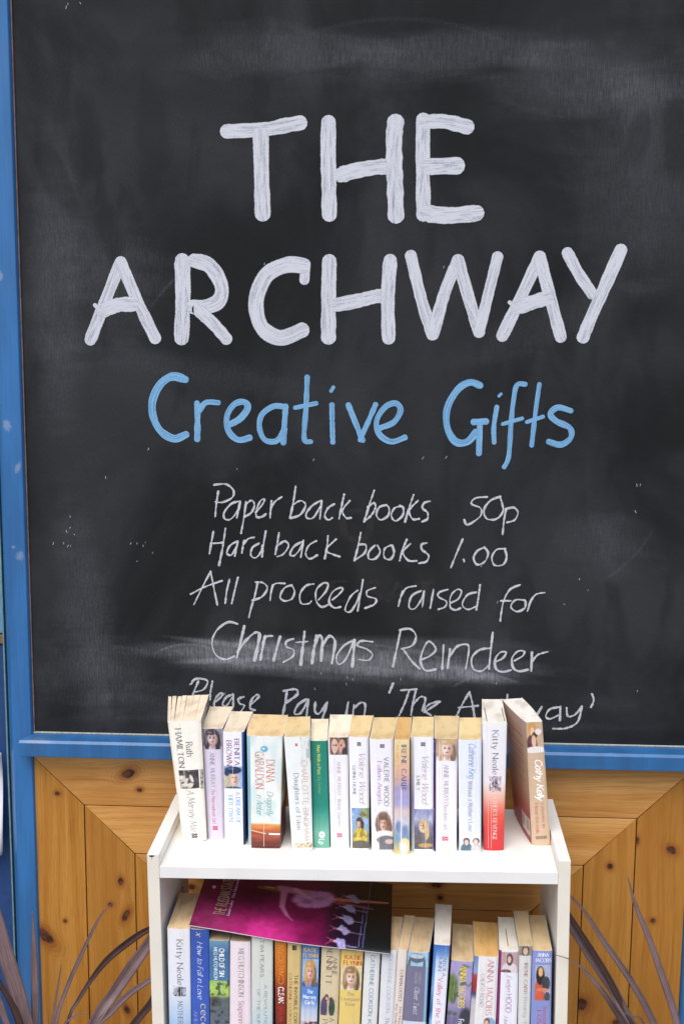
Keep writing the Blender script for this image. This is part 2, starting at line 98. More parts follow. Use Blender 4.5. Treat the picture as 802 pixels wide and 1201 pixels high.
# ---- node expression helper
class G:
    def __init__(s, name, rough=0.5, spec=0.5):
        s.mat = bpy.data.materials.new(name); s.mat.use_nodes = True
        s.t = s.mat.node_tree; s.b = s.t.nodes['Principled BSDF']
        s.b.inputs['Roughness'].default_value = rough
        s.b.inputs['Specular IOR Level'].default_value = spec
        s.tc = None
    def n(s, t): return s.t.nodes.new(t)
    def put(s, sock, v):
        if hasattr(v, 'is_output'): s.t.links.new(v, sock)
        elif isinstance(v, tuple) and len(v) == 3 and sock.type == 'RGBA': sock.default_value = (*v, 1)
        else: sock.default_value = v
    def m(s, op, a, b=0.0, c=0.0, clamp=False):
        x = s.n('ShaderNodeMath'); x.operation = op; x.use_clamp = clamp
        for i, v in enumerate((a, b, c)): s.put(x.inputs[i], v)
        return x.outputs[0]
    def obj(s):
        if not s.tc: s.tc = s.n('ShaderNodeTexCoord')
        return s.tc.outputs['Object']
    def sep(s, v):
        x = s.n('ShaderNodeSeparateXYZ'); s.put(x.inputs[0], v); return x.outputs
    def comb(s, a, b, c):
        x = s.n('ShaderNodeCombineXYZ')
        for i, v in enumerate((a, b, c)): s.put(x.inputs[i], v)
        return x.outputs[0]
    def map(s, v, sc, loc=(0, 0, 0)):
        x = s.n('ShaderNodeMapping'); s.put(x.inputs['Vector'], v); x.inputs['Scale'].default_value = sc; x.inputs['Location'].default_value = loc
        return x.outputs[0]
    def noise(s, v, scale=1.0, det=3.0, rough=0.5, dist=0.0):
        x = s.n('ShaderNodeTexNoise'); s.put(x.inputs['Vector'], v); x.inputs['Scale'].default_value = scale
        x.inputs['Detail'].default_value = det; x.inputs['Roughness'].default_value = rough; x.inputs['Distortion'].default_value = dist
        return x.outputs[0]
    def ss(s, v, a, b, lo=0.0, hi=1.0):
        x = s.n('ShaderNodeMapRange'); x.interpolation_type = 'SMOOTHSTEP'; s.put(x.inputs[0], v)
        for i, q in enumerate((a, b, lo, hi)): x.inputs[i + 1].default_value = q
        return x.outputs[0]
    def mix(s, f, a, b, mode='MIX'):
        x = s.n('ShaderNodeMix'); x.data_type = 'RGBA'; x.blend_type = mode
        s.put(x.inputs[0], f); s.put(x.inputs[6], a); s.put(x.inputs[7], b)
        return x.outputs[2]
    def col(s, v): s.put(s.b.inputs['Base Color'], v); return s
    def bump(s, h, strength=0.3, dist=0.001):
        x = s.n('ShaderNodeBump'); x.inputs['Strength'].default_value = strength; x.inputs['Distance'].default_value = dist
        s.put(x.inputs['Height'], h); s.t.links.new(x.outputs[0], s.b.inputs['Normal']); return s
    def ell(s, X, Z, cx, cz, rx, rz, a=0.0):     # elliptic distance
        ca, sa = math.cos(math.radians(a)), math.sin(math.radians(a))
        dx = s.m('SUBTRACT', X, cx); dz = s.m('SUBTRACT', Z, cz)
        p = s.m('MULTIPLY', s.m('ADD', s.m('MULTIPLY', dx, ca), s.m('MULTIPLY', dz, sa)), 1 / rx)
        q = s.m('MULTIPLY', s.m('SUBTRACT', s.m('MULTIPLY', dz, ca), s.m('MULTIPLY', dx, sa)), 1 / rz)
        return s.m('SQRT', s.m('ADD', s.m('MULTIPLY', p, p), s.m('MULTIPLY', q, q)))

_cache = {}
def plain(c, rough=0.5, var=0.05, name='print', scale=60):
    k = (tuple(c), rough, var, name)
    if k in _cache: return _cache[k]
    g = G(name, rough, 0.35); L = lin(c)
    n = g.noise(g.obj(), scale, 4)
    g.col(g.mix(g.ss(n, 0.3, 0.7), tuple(min(1, v * (1 + var)) for v in L), tuple(v * (1 - var) for v in L)))
    _cache[k] = g.mat
    return g.mat

def wood_mat(vertical, seed, tone=1.0):
    g = G('varnished_pine', 0.42, 0.35)
    X, Y, Z = g.sep(g.obj())[0:3]
    A, L = (X, Z) if vertical else (Z, X)
    push = None; core = None; halo = None; rings = None
    wob = g.noise(g.obj(), 90, 2)
    for kx, kz, rx, rz, a in KNOTS:
        vk = True
        kx2, kz2 = kx, kz
        if (kx, kz) not in seed['k']: continue
        d = g.ell(X, Z, kx2, kz2, rx * .82, rz * .82, a)
        d = g.m('ADD', d, g.m('MULTIPLY', g.m('SUBTRACT', wob, 0.5), 0.5))
        da = g.m('SUBTRACT', A, kx if vertical else kz)
        p = g.m('MULTIPLY', da, g.ss(d, 0.6, 3.4, 0.75, 0))
        push = p if push is None else g.m('ADD', push, p)
        c = g.m('MULTIPLY', g.ss(d, 0.75, 1.15, 1, 0), 1.0)
        h = g.ss(d, 0.9, 3.2, 1, 0)
        core = c if core is None else g.m('MAXIMUM', core, c)
        ringk = g.m('MULTIPLY', g.ss(g.m('SINE', g.m('MULTIPLY', d, 11.0)), .2, .9), g.ss(d, 0.9, 4.2, .55, 0))
        rings = ringk if rings is None else g.m('MAXIMUM', rings, ringk)
        halo = h if halo is None else g.m('MAXIMUM', halo, h)
    A2 = A if push is None else g.m('SUBTRACT', A, push)
    vec = g.comb(g.m('ADD', A2, seed['o']), g.m('MULTIPLY', L, 1.0), seed['o'] * 3.1)
    warp = g.noise(g.map(vec, (9, 1.6, 1)), 1, 2)
    A3 = g.m('ADD', A2, g.m('MULTIPLY', warp, 0.05))
    ring = g.noise(g.map(g.comb(g.m('ADD', A3, seed['o']), L, seed['o']), (75, 1.2, 1)), 1, 3, 0.6)
    band = g.noise(g.map(g.comb(g.m('ADD', A3, seed['o'] * 2), L, 1.0), (260, 5, 1)), 1, 3, 0.7)
    fibre = g.noise(g.map(vec, (900, 22, 1)), 1, 2, 0.7)
    blot = g.noise(g.map(vec, (12, 5, 1)), 1, 3)
    if not vertical: tone *= 1.03
    lt, mid = (lin((184 * tone, 130 * tone, 58 * tone)), lin((166 * tone, 110 * tone, 38 * tone))) if vertical else (lin((192 * tone, 144 * tone, 84 * tone)), lin((176 * tone, 122 * tone, 58 * tone)))  # horizontal planks paler and greyer: glare is painted into their pine colour
    dk = lin((108, 58, 18))
    c = g.mix(g.ss(ring, 0.3, 0.72), lt, mid)
    c = g.mix(g.m('MULTIPLY', g.ss(band, 0.50, 0.72), 0.36), c, dk)
    c = g.mix(g.m('MULTIPLY', g.ss(fibre, 0.45, 0.72), 0.28), c, dk)
    c = g.mix(g.m('MULTIPLY', g.ss(blot, 0.42, 0.75), 0.45), c, lin((160, 98, 30)))
    if halo is not None:
        c = g.mix(g.m('MULTIPLY', rings, 0.5), c, dk)
        c = g.mix(g.m('MULTIPLY', g.m('MULTIPLY', halo, halo), 0.6), c, lin((130, 66, 22)))
        c = g.mix(g.m('MULTIPLY', core, 0.93), c, g.mix(g.ss(wob, 0.35, 0.65), lin((44, 24, 22)), lin((96, 54, 38))))
    g.col(c); g.bump(g.m('ADD', band, g.m('MULTIPLY', fibre, 0.5)), 0.25, 0.0006)
    g.put(g.b.inputs['Roughness'], g.ss(blot, 0.3, 0.7, 0.34, 0.5))
    return g.mat

def blue_paint(base=(44, 96, 147), name='blue_gloss_paint', chips=()):
    g = G(name, 0.32, 0.5)
    X, Y, Z = g.sep(g.obj())[0:3]
    n = g.noise(g.map(g.obj(), (30, 30, 5)), 1, 4)
    f2 = g.noise(g.obj(), 260, 4, 0.7)
    br = g.noise(g.map(g.obj(), (420, 420, 9)), 1, 4, 0.7)
    c = g.mix(g.ss(n, 0.3, 0.7), lin(base), lin(tuple(v * 1.14 for v in base)))
    c = g.mix(g.ss(br, 0.48, 0.72, 0, 0.3), c, lin(tuple(v * .72 for v in base)))
    c = g.mix(g.ss(g.noise(g.obj(), 9, 4, .6), 0.5, 0.75, 0, 0.22), c, lin((72, 100, 130)))
    for cx, cz, rx, rz, a, amt in chips:
        d = g.ell(X, Z, cx, cz, rx, rz, a)
        d = g.m('ADD', d, g.m('MULTIPLY', g.m('SUBTRACT', f2, 0.5), 1.6))
        c = g.mix(g.m('MULTIPLY', g.ss(d, 0.4, 1.1, 1, 0), amt), c, lin((150, 160, 180)))
    c = g.mix(g.ss(f2, 0.70, 0.78, 0, 0.35), c, lin((130, 150, 175)))
    g.col(c).bump(g.noise(g.map(g.obj(), (160, 160, 14)), 1, 4), 0.18, 0.0008)
    return g.mat

def white_board(name, c=(236, 232, 224), var=0.03):
    g = G(name, 0.42, 0.4)
    n = g.noise(g.obj(), 14, 4, 0.6); s2 = g.noise(g.obj(), 300, 3, 0.6)
    a = g.mix(g.ss(n, 0.3, 0.75), lin(c), lin(tuple(v * (1 - var) for v in c)))
    a = g.mix(g.ss(s2, 0.68, 0.8, 0, 0.25), a, lin((170, 160, 145)))
    sc = g.noise(g.map(g.obj(), (260, 260, 12)), 1, 3, .75); a = g.mix(g.ss(sc, 0.66, 0.76, 0, 0.22), a, lin((150, 142, 132)))
    g.col(a); return g.mat

def paint_mat(name, c, c2, lo=.47, hi=.66):
    g = G(name, 0.5, 0.25)
    U = g.n('ShaderNodeUVMap'); uv = g.sep(U.outputs[0])
    sh = g.noise(g.map(g.obj(), (5, 1, 5)), 1, 1)
    n = g.noise(g.comb(g.m('ADD', g.m('MULTIPLY', uv[0], 4.2), g.m('MULTIPLY', sh, 4.0)), g.m('MULTIPLY', uv[1], 16.0), g.m('MULTIPLY', sh, 9.0)), 1, 4, 0.72, 0.35)
    n2 = g.noise(g.map(g.obj(), (300, 1, 300)), 1, 3, 0.6)
    edge = g.ss(g.m('ABSOLUTE', uv[0]), 0.62, 0.95, 0, 0.9)
    k = g.m('ADD', g.m('MULTIPLY', n, 0.8), g.m('MULTIPLY', n2, 0.2))
    f_ = g.m('MULTIPLY', g.ss(k, lo, hi, 0, 1), g.m('SUBTRACT', 1.0, edge))
    g.col(g.mix(f_, lin(c), lin(c2))); g.bump(n, 0.3, 0.0005)
    rag = g.noise(g.map(g.obj(), (420, 1, 420)), 1, 3, 0.7)
    au = g.m('ADD', g.m('ABSOLUTE', uv[0]), g.m('MULTIPLY', g.m('SUBTRACT', rag, 0.5), 0.28))
    al = g.m('MULTIPLY', g.ss(au, 0.88, 1.04, 1, 0), g.ss(g.m('ADD', g.m('MULTIPLY', k, .8), g.m('MULTIPLY', rag, .25)), hi + .0, hi + .14, 1, 0.45))
    mx = g.n('ShaderNodeMixShader'); tr = g.n('ShaderNodeBsdfTransparent'); out = g.t.nodes['Material Output']
    g.put(mx.inputs[0], al); g.t.links.new(tr.outputs[0], mx.inputs[1]); g.t.links.new(g.b.outputs[0], mx.inputs[2]); g.t.links.new(mx.outputs[0], out.inputs[0])
    return g.mat

def chalk_mat(name='chalk_mark', c=(232, 233, 238), lo=0.44, hi=0.58):
    g = G(name, 0.95, 0.05)
    g.col(lin(c))
    n = g.noise(g.map(g.obj(), (1300, 1, 900)), 1, 3, 0.7)
    mx = g.n('ShaderNodeMixShader'); tr = g.n('ShaderNodeBsdfTransparent')
    out = g.t.nodes['Material Output']
    g.put(mx.inputs[0], g.ss(n, lo, hi, 1.0, 0.06))
    g.t.links.new(tr.outputs[0], mx.inputs[1]); g.t.links.new(g.b.outputs[0], mx.inputs[2]); g.t.links.new(mx.outputs[0], out.inputs[0])
    return g.mat

def board_mat():
    g = G('blackboard_paint', 0.6, 0.14)
    X, Y, Z = g.sep(g.obj())[0:3]
    V = g.obj()
    cloud = g.noise(g.map(V, (3.2, 1, 2.4)), 1, 4, 0.6, 0.7)
    cloud2 = g.noise(g.map(V, (9, 1, 3.5), (3, 0, 5)), 1, 3, 0.55, 0.5)
    weave = g.noise(g.map(V, (900, 1, 190)), 1, 3, 0.75)
    fine = g.noise(g.map(V, (420, 1, 36)), 1, 4, 0.8)
    grain = g.noise(g.map(V, (1500, 1, 1500)), 1, 2, 0.6)
    base = g.mix(g.ss(cloud, 0.34, 0.68), lin((24, 25, 26)), lin((47, 48, 50)))
    base = g.mix(g.m('MULTIPLY', g.ss(cloud2, 0.54, 0.62), 0.45), base, lin((26, 27, 27)))
    dust = g.m('MULTIPLY', g.ss(weave, 0.5, 0.72), g.ss(cloud, 0.35, 0.7, 0.15, 0.4))
    base = g.mix(g.m('MULTIPLY', dust, 0.55), base, lin((92, 92, 98)))
    sm = None
    wv = g.noise(g.map(V, (6, 1, 26)), 1, 3, 0.6, 0.6)
    for cx, cz, rx, rz, a, amt in SMEARS_SHEEN:
        d = g.ell(X, Z, cx, cz, rx, rz, a)
        d = g.m('ADD', d, g.m('MULTIPLY', g.m('SUBTRACT', wv, 0.5), 1.1))
        k = g.m('MULTIPLY', g.ss(d, 0.25, 1.15, 1, 0), amt)
        sm = k if sm is None else g.m('ADD', sm, k)
    k = g.m('MULTIPLY', sm, g.ss(fine, 0.30, 0.72, 0.25, 1.15))
    k = g.m('MULTIPLY', k, g.ss(weave, 0.3, 0.75, 0.55, 1.2), clamp=True)
    base = g.mix(k, base, lin((176, 177, 184)))
    for cx, cz, rr_, th_, zc, amt in ARCS:
        dx = g.m('SUBTRACT', X, cx); dz = g.m('SUBTRACT', Z, cz)
        rad = g.m('SQRT', g.m('ADD', g.m('MULTIPLY', dx, dx), g.m('MULTIPLY', dz, dz)))
        off = g.m('ABSOLUTE', g.m('SUBTRACT', rad, rr_))
        lim_ = g.ss(g.ell(X, Z, zc[0], zc[1], zc[2], zc[3]), .5, 1.05, 1, 0)
        q = g.m('MULTIPLY', g.m('MULTIPLY', g.ss(off, 0, th_, 1, 0), lim_), g.ss(g.noise(g.map(V, (260, 1, 260)), 1, 3, .7), .4, .7, .2, 1))
        base = g.mix(g.m('MULTIPLY', q, amt), base, lin((170, 171, 178)))
    dk = None
    for cx, cz, rx, rz, a, amt in DARKS:
        d = g.ell(X, Z, cx, cz, rx, rz, a)
        d = g.m('ADD', d, g.m('MULTIPLY', g.m('SUBTRACT', g.noise(g.map(V, (13, 1, 8), (7, 0, 2)), 1, 3, 0.55, 0.8), 0.5), 3.2))
        k = g.m('MULTIPLY', g.ss(d, 0.45, 1.25, 1, 0), amt)
        dk = k if dk is None else g.m('MAXIMUM', dk, k)
    base = g.mix(g.m('MULTIPLY', dk, 0.8), base, lin((30, 31, 31)))
    base = g.mix(g.m('MULTIPLY', g.ss(grain, 0.70, 0.8), 0.35), base, lin((150, 150, 155)))
    g.col(base); g.bump(weave, 0.15, 0.0004)
    return g.mat

def page_mat(c, c2):
    rp = random.Random(len(_cache) * 5 + 1); q = rp.uniform(.95, 1.03); c = tuple(v * q for v in c); c2 = tuple(v * q * rp.uniform(.97, 1.02) for v in c2)
    k = ('page', c, c2)
    if k in _cache: return _cache[k]
    g = G('book_paper', 0.9, 0.1)
    n = g.noise(g.map(g.obj(), (900, 9, 900)), 1, 3, 0.7)
    n2 = g.noise(g.map(g.obj(), (60, 25, 60)), 1, 3)
    a = g.mix(g.ss(n, 0.3, 0.7, 0, .6), lin(c), lin(c2))
    a = g.mix(g.ss(n2, 0.4, 0.75, 0, 0.7), a, lin(tuple(v * 0.87 for v in c2)))
    g.col(a).bump(n, 0.5, 0.0005)
    _cache[k] = g.mat
    return g.mat

def vc_mat():
    g = G('printed_cover', 0.38, 0.35)
    a = g.n('ShaderNodeAttribute'); a.attribute_name = 'Col'
    n = g.noise(g.obj(), 700, 2)
    g.col(g.mix(g.ss(n, 0.3, 0.7, 0, 0.06), a.outputs['Color'], (0.3, 0.3, 0.3)))
    return g.mat
VC = vc_mat()

# ------------------------------------------------------------------ stroke geometry
def smooth_pts(p, k=8):
    if len(p) < 3: return [p[0]] + [tuple(p[0][j] + (p[1][j] - p[0][j]) * i / 4 for j in (0, 1)) for i in range(1, 5)]
    q = [p[0]] + list(p) + [p[-1]]; o = []
    for i in range(1, len(q) - 2):
        a, b, c, d = q[i - 1], q[i], q[i + 1], q[i + 2]
        for s in range(k):
            t = s / k
            o.append(tuple(0.5 * (2 * b[j] + (c[j] - a[j]) * t + (2 * a[j] - 5 * b[j] + 4 * c[j] - d[j]) * t * t + (3 * b[j] - a[j] - 3 * c[j] + d[j]) * t ** 3) for j in (0, 1)))
    o.append(tuple(p[-1])); return o

def ribbon(mb, pts, wfun, cap=True, y=0.0):
    """flat stroke in the (x, z) plane facing -y; each part of it lies a hair above the one before"""
    n = len(pts); L = []; Rr = []; Cc = []; D = []; S = [0.0]
    for i in range(1, n): S.append(S[-1] + math.hypot(pts[i][0] - pts[i - 1][0], pts[i][1] - pts[i - 1][1]))
    for i in range(n):
        a = pts[max(0, i - 1)]; b = pts[min(n - 1, i + 1)]
        dx, dz = b[0] - a[0], b[1] - a[1]; l = math.hypot(dx, dz) or 1e-9
        dx /= l; dz /= l; h = wfun(i / max(1, n - 1), dx, dz) / 2; D.append((dx, dz, h)); yy = y - 3e-6 * i
        L.append((pts[i][0] - dz * h, yy, pts[i][1] + dx * h)); Rr.append((pts[i][0] + dz * h, yy, pts[i][1] - dx * h))
    mb.add(L + Rr, [(n + i, n + i + 1, i + 1, i) for i in range(n - 1)])
    mb.uv += [(1.0, q) for q in S] + [(-1.0, q) for q in S]
    if cap:
        for e, sg in ((0, -1), (n - 1, 1)):
            dx, dz, h = D[e]; cx, cz = pts[e]; K = 6; ring = []
            for k in range(K + 1):
                t = math.pi / 2 - math.pi * k / K
                ex = math.cos(t) * sg; ey = math.sin(t)
                ring.append((cx + (dx * ex - dz * ey) * h, y - 3e-6 * e, cz + (dz * ex + dx * ey) * h)); mb.uv.append((ey, S[e] + ex * h))
            mb.add(ring, [tuple(range(K + 1)) if sg > 0 else tuple(range(K, -1, -1))])

# ------------------------------------------------------------------ stroke alphabet (cap height 10)
GL = {
'A': '7|0,0 3.5,10 7,0;1.2,3.5 5.8,3.5', 'B': '5.8|0,0 0,10;~0,10 3.5,9.8 5.1,7.6 3.5,5.4 0,5.2;~0,5.2 4,5 5.8,2.7 4,.2 0,0',
'C': '6.6|~6.6,8 5,9.7 3,10 .8,8 0,5 .8,2 3,0 5,.3 6.6,2', 'D': '6.8|0,0 0,10;~0,10 3.8,9.6 6.6,7 6.6,3 3.8,.4 0,0',
'E': '5|0,0 0,10;0,10 5,10;0,5.2 4.2,5.2;0,0 5,0', 'F': '4.8|0,0 0,10;0,10 4.8,10;0,5.2 4,5.2',
'G': '7|~6.6,8 5,9.7 3,10 .8,8 0,5 .8,2 3,0 5,.3 6.6,1.5;6.7,0 6.7,4.4;4.6,4.4 6.7,4.4', 'H': '6.6|0,0 0,10;6.6,0 6.6,10;0,5.2 6.6,5.2',
'I': '.6|.3,0 .3,10', 'J': '3.4|~3,10 3,3 2.3,.2 .2,0', 'K': '6.2|0,0 0,10;5.8,10 0,4.6;1.6,6 6.2,0', 'L': '4.8|0,0 0,10;0,0 4.8,0',
'M': '8.4|0,0 .8,10;.8,10 4.2,1.5;4.2,1.5 7.6,10;7.6,10 8.4,0', 'N': '7|0,0 0,10;0,10 7,0;7,0 7,10', 'O': '7.6|~3.8,10 .9,8.4 0,5 .9,1.6 3.8,0 6.7,1.6 7.6,5 6.7,8.4 3.8,10',
'P': '5.4|0,0 0,10;~0,10 3.8,9.8 5.4,7.4 3.8,4.9 0,4.6', 'Q': '7.6|~3.8,10 .9,8.4 0,5 .9,1.6 3.8,0 6.7,1.6 7.6,5 6.7,8.4 3.8,10;4.5,2 8,-1.5',
'R': '6.2|0,0 0,10;~0,10 3.8,9.8 5.2,7.5 3.8,5.3 0,5;2.8,5 6.2,0', 'S': '5|~4.6,8.4 2.8,10 .6,8.6 .8,6.4 4,4.2 4.8,2 2.6,0 .1,1.6',
'T': '6.4|3.2,0 3.2,10;0,10 6.4,10', 'U': '6.8|~0,10 0,3.5 1.4,.5 3.4,0 5.4,.5 6.8,3.5 6.8,10', 'V': '6.8|0,10 3.4,0;3.4,0 6.8,10',
'W': '10|0,10 2.5,0;2.5,0 5,9.6;5,9.6 7.5,0;7.5,0 10,10', 'X': '6.5|0,10 6.5,0;6.5,10 0,0', 'Y': '6.6|0,10 3.3,5;6.6,10 3.3,5;3.3,5 3.3,0', 'Z': '6|0,10 6,10;6,10 0,0;0,0 6,0',
'a': '4.8|~4.2,6 2,6.6 .2,4.4 .2,1.8 1.8,0 4.2,1.6;4.4,6.4 4.4,.2', 'b': '5|0,0 0,10;~0,5 2.6,6.6 4.8,5 4.8,1.6 2.6,0 0,1.4', 'c': '4.2|~4.2,5.4 2.4,6.6 .3,5 .1,2 2,0 4.2,1.2',
'd': '5|~4.6,5 2.6,6.6 .2,5 .2,1.6 2.2,0 4.6,1.4;4.8,10 4.8,0', 'e': '4.4|~.3,3.4 4.3,3.8 4,5.8 2.3,6.6 .3,4.8 .2,2 2.2,0 4.4,1.2', 'f': '3.2|~3.4,9.6 1.8,9.8 1.4,8 1.4,0;0,6.2 3,6.2',
'g': '4.8|~4.4,6 2,6.6 .2,4.6 .2,2 2,.6 4.4,2;~4.6,6.4 4.6,-1.5 2.8,-3.2 .3,-2.4', 'h': '4.8|0,0 0,10;~0,4.4 2.4,6.6 4.4,5.4 4.6,0', 'i': '.6|.3,0 .3,6.4;.3,8.4 .3,9', 'j': '1.6|~1.3,6.4 1.3,-1.6 0,-3;1.3,8.4 1.3,9',
'k': '4.6|0,0 0,10;4.2,6.4 0,2.8;1.4,3.8 4.6,0', 'l': '.6|.3,0 .3,10', 'm': '7.6|0,0 0,6.4;~0,4.4 1.9,6.6 3.6,5.2 3.7,0;~3.7,4.4 5.6,6.6 7.3,5.2 7.4,0', 'n': '4.6|0,0 0,6.4;~0,4.4 2.4,6.6 4.2,5.4 4.4,0',
'o': '4.9|~2.4,6.6 .4,5 0,3.3 .5,1 2.4,0 4.4,1 4.9,3.3 4.4,5.4 2.4,6.6', 'p': '5|0,-3.2 0,6.4;~0,5 2.6,6.6 4.8,5 4.8,1.6 2.6,0 0,1.4', 'q': '5|~4.6,5 2.6,6.6 .2,5 .2,1.6 2.2,0 4.6,1.4;4.8,6.4 4.8,-3.2',
'r': '3.2|0,0 0,6.4;~0,4.2 1.4,6.2 3.2,6.4', 's': '3.8|~3.6,5.6 2,6.6 .5,5.4 1,3.8 3,2.8 3.6,1.2 2,0 .1,1', 't': '3|~1.3,9 1.3,1.4 2,.1 3.2,.6;0,6.3 3,6.3', 'u': '4.6|~0,6.4 .1,1.6 1.8,0 4.4,1.8;4.5,6.4 4.5,0',
'v': '4.6|0,6.4 2.3,0;2.3,0 4.6,6.4', 'w': '7|0,6.4 1.8,0;1.8,0 3.5,6;3.5,6 5.2,0;5.2,0 7,6.4', 'x': '4.6|0,6.4 4.6,0;4.6,6.4 0,0', 'y': '4.8|0,6.4 2.5,0;~4.8,6.4 2.4,-.4 1.2,-3 0,-3', 'z': '4.2|0,6.4 4.2,6.4;4.2,6.4 0,0;0,0 4.2,0',
"'": '.8|.6,10 .2,7.6', '.': '.8|.3,0 .5,.6', '-': '3|0,4 3,4', '8': '5|~2.5,10 .4,8 2.5,5.4 5,2.6 2.5,0 0,2.6 2.5,5.4 4.6,8 2.5,10', '*': '6|~3,10 0,5 3,0 6,5 3,10',
}
GP = {}
for ch, sdef in GL.items():
    adv, body = sdef.split('|'); st = []
    for part in body.split(';'):
        sm = part[0] == '~'; p = [tuple(float(x) for x in q.split(',')) for q in part.lstrip('~').split()]
        st.append((sm, p))
    GP[ch] = (float(adv), st)
STY = {'serif': dict(lo=.55, hi=1.25, sl=0, gap=2.0, serif=1), 'sans': dict(lo=.95, hi=1.05, sl=0, gap=2.0, serif=0),
       'bold': dict(lo=1.6, hi=2.1, sl=0, gap=1.9, serif=0), 'brush': dict(lo=1.1, hi=2.0, sl=.25, gap=1.0, serif=0), 'script': dict(lo=.5, hi=1.1, sl=.30, gap=1.2, serif=0),
       'italic': dict(lo=.5, hi=1.05, sl=.22, gap=1.7, serif=1), 'boldserif': dict(lo=1.0, hi=2.0, sl=0, gap=2.0, serif=1)}
def text_mesh(mb, s, style, fx):
    """strokes of a line of print; fx maps text (x along, y up) in text units to a point; returns nothing"""
    st = STY[style]; x = 0
    for ch in s:
        if ch == ' ': x += 4.2; continue
        adv, strokes = GP[ch]
        for sm, p in strokes:
            p2 = [(x + a + st['sl'] * b, b) for a, b in p]
            q = smooth_pts(p2, 5) if sm else [p2[0], p2[-1]] if len(p2) == 2 else p2
            if not sm and len(p2) > 2:
                for i in range(len(p2) - 1): _rib(mb, [p2[i], p2[i + 1]], st, fx)
            else: _rib(mb, q, st, fx)
            if st['serif'] and not sm:
                for e, o2 in ((0, 1), (-1, -2)):
                    a, b = p2[e], p2[o2]
                    if abs(a[1] - b[1]) > 3.5 and (abs(a[1]) < .1 or abs(a[1] - 10) < .1 or abs(a[1] - 6.4) < .1):
                        _rib(mb, [(a[0] - 1.0, a[1]), (a[0] + 1.0, a[1])], dict(lo=.55, hi=.55), fx)
        x += adv + st['gap']
def text_len(s, style):
    st = STY[style]; return sum(4.2 if c == ' ' else GP[c][0] + st['gap'] for c in s) - st['gap'] + st['sl'] * 6
_lift = [0]
def _rib(mb, pts, st, fx0):
    _lift[0] = (_lift[0] + 1) % 16; kl = _lift[0] * 6e-6
    def fx(a, b):
        p = fx0(a, b); return (p[0], p[1] - kl, p[2] + kl)
    n = len(pts); L = []; Rr = []
    for i in range(n):
        a = pts[max(0, i - 1)]; b = pts[min(n - 1, i + 1)]
        dx, dy = b[0] - a[0], b[1] - a[1]; l = math.hypot(dx, dy) or 1e-9; dx /= l; dy /= l
        t = abs(dy) * (1 if dx >= -0.25 * abs(dy) or dy > 0 and dx < 0 else .55)
        t = abs(dy) if dx * dy <= 0.05 else abs(dy) * .45
        h = (st['lo'] + (st['hi'] - st['lo']) * t) / 2
        L.append(fx(pts[i][0] - dy * h, pts[i][1] + dx * h)); Rr.append(fx(pts[i][0] + dy * h, pts[i][1] - dx * h))
    mb.add(L + Rr, [(n + i, n + i + 1, i + 1, i) for i in range(n - 1)])

# ------------------------------------------------------------------ little painter for cover pictures
def ease(t): t = max(0.0, min(1.0, t)); return t * t * (3 - 2 * t)
def mixc(a, b, t): return tuple(a[i] + (b[i] - a[i]) * t for i in range(3))
_rn = random.Random(3)
NZ = [[_rn.random() for _ in range(64)] for _ in range(64)]
def vnoise(x, y):
    xi, yi = math.floor(x), math.floor(y); fx_, fy_ = ease(x - xi), ease(y - yi)
    g = lambda i, j: NZ[(xi + i) % 64][(yi + j) % 64]
    return (g(0, 0) * (1 - fx_) + g(1, 0) * fx_) * (1 - fy_) + (g(0, 1) * (1 - fx_) + g(1, 1) * fx_) * fy_
def shade(ops, x, y, asp):
    c = (200, 200, 200)
    for o in ops:
        k = o[0]
        if k == 'fill': c = o[1]
        elif k == 'grad': 
            st = o[1]
            for i in range(len(st) - 1):
                if st[i][0] <= y <= st[i + 1][0]: c = mixc(st[i][1], st[i + 1][1], (y - st[i][0]) / (st[i + 1][0] - st[i][0])); break
            else: c = st[0][1] if y < st[0][0] else st[-1][1]
        elif k == 'hgrad':
            st = o[1]; c = mixc(st[0], st[1], x)
        elif k == 'ell':
            _, cx, cy, rx, ry, col = o[:6]; soft = o[6] if len(o) > 6 else .18
            d = math.hypot((x - cx) / rx, (y - cy) / ry); c = mixc(c, col, ease((1 + soft / 2 - d) / soft))
        elif k == 'rect':
            _, x0, y0, x1, y1, col = o[:6]
            if x0 <= x <= x1 and y0 <= y <= y1: c = col
        elif k == 'line':
            _, x0, y0, x1, y1, wd, col = o
            dx, dy = x1 - x0, (y1 - y0); l2 = dx * dx + dy * dy
            t = max(0, min(1, ((x - x0) * dx + (y - y0) * dy) / l2)); d = math.hypot(x - x0 - dx * t, (y - y0 - dy * t) * 1.0)
            c = mixc(c, col, ease(1.5 - d / wd))
        elif k == 'noise':
            _, amt, sx, sy = o[:4]
            v = vnoise(x * sx, y * sy) * .6 + vnoise(x * sx * 2.3 + 9, y * sy * 2.3 + 5) * .4
            c = tuple(max(0, min(255, q + (v - .5) * 2 * amt)) for q in c)
        elif k == 'blot':
            _, col, sx, sy, th, amt = o
            v = vnoise(x * sx + 17, y * sy + 3) * .65 + vnoise(x * sx * 2.1, y * sy * 2.1) * .35
            c = mixc(c, col, amt * ease((v - th) * 6))
    return c
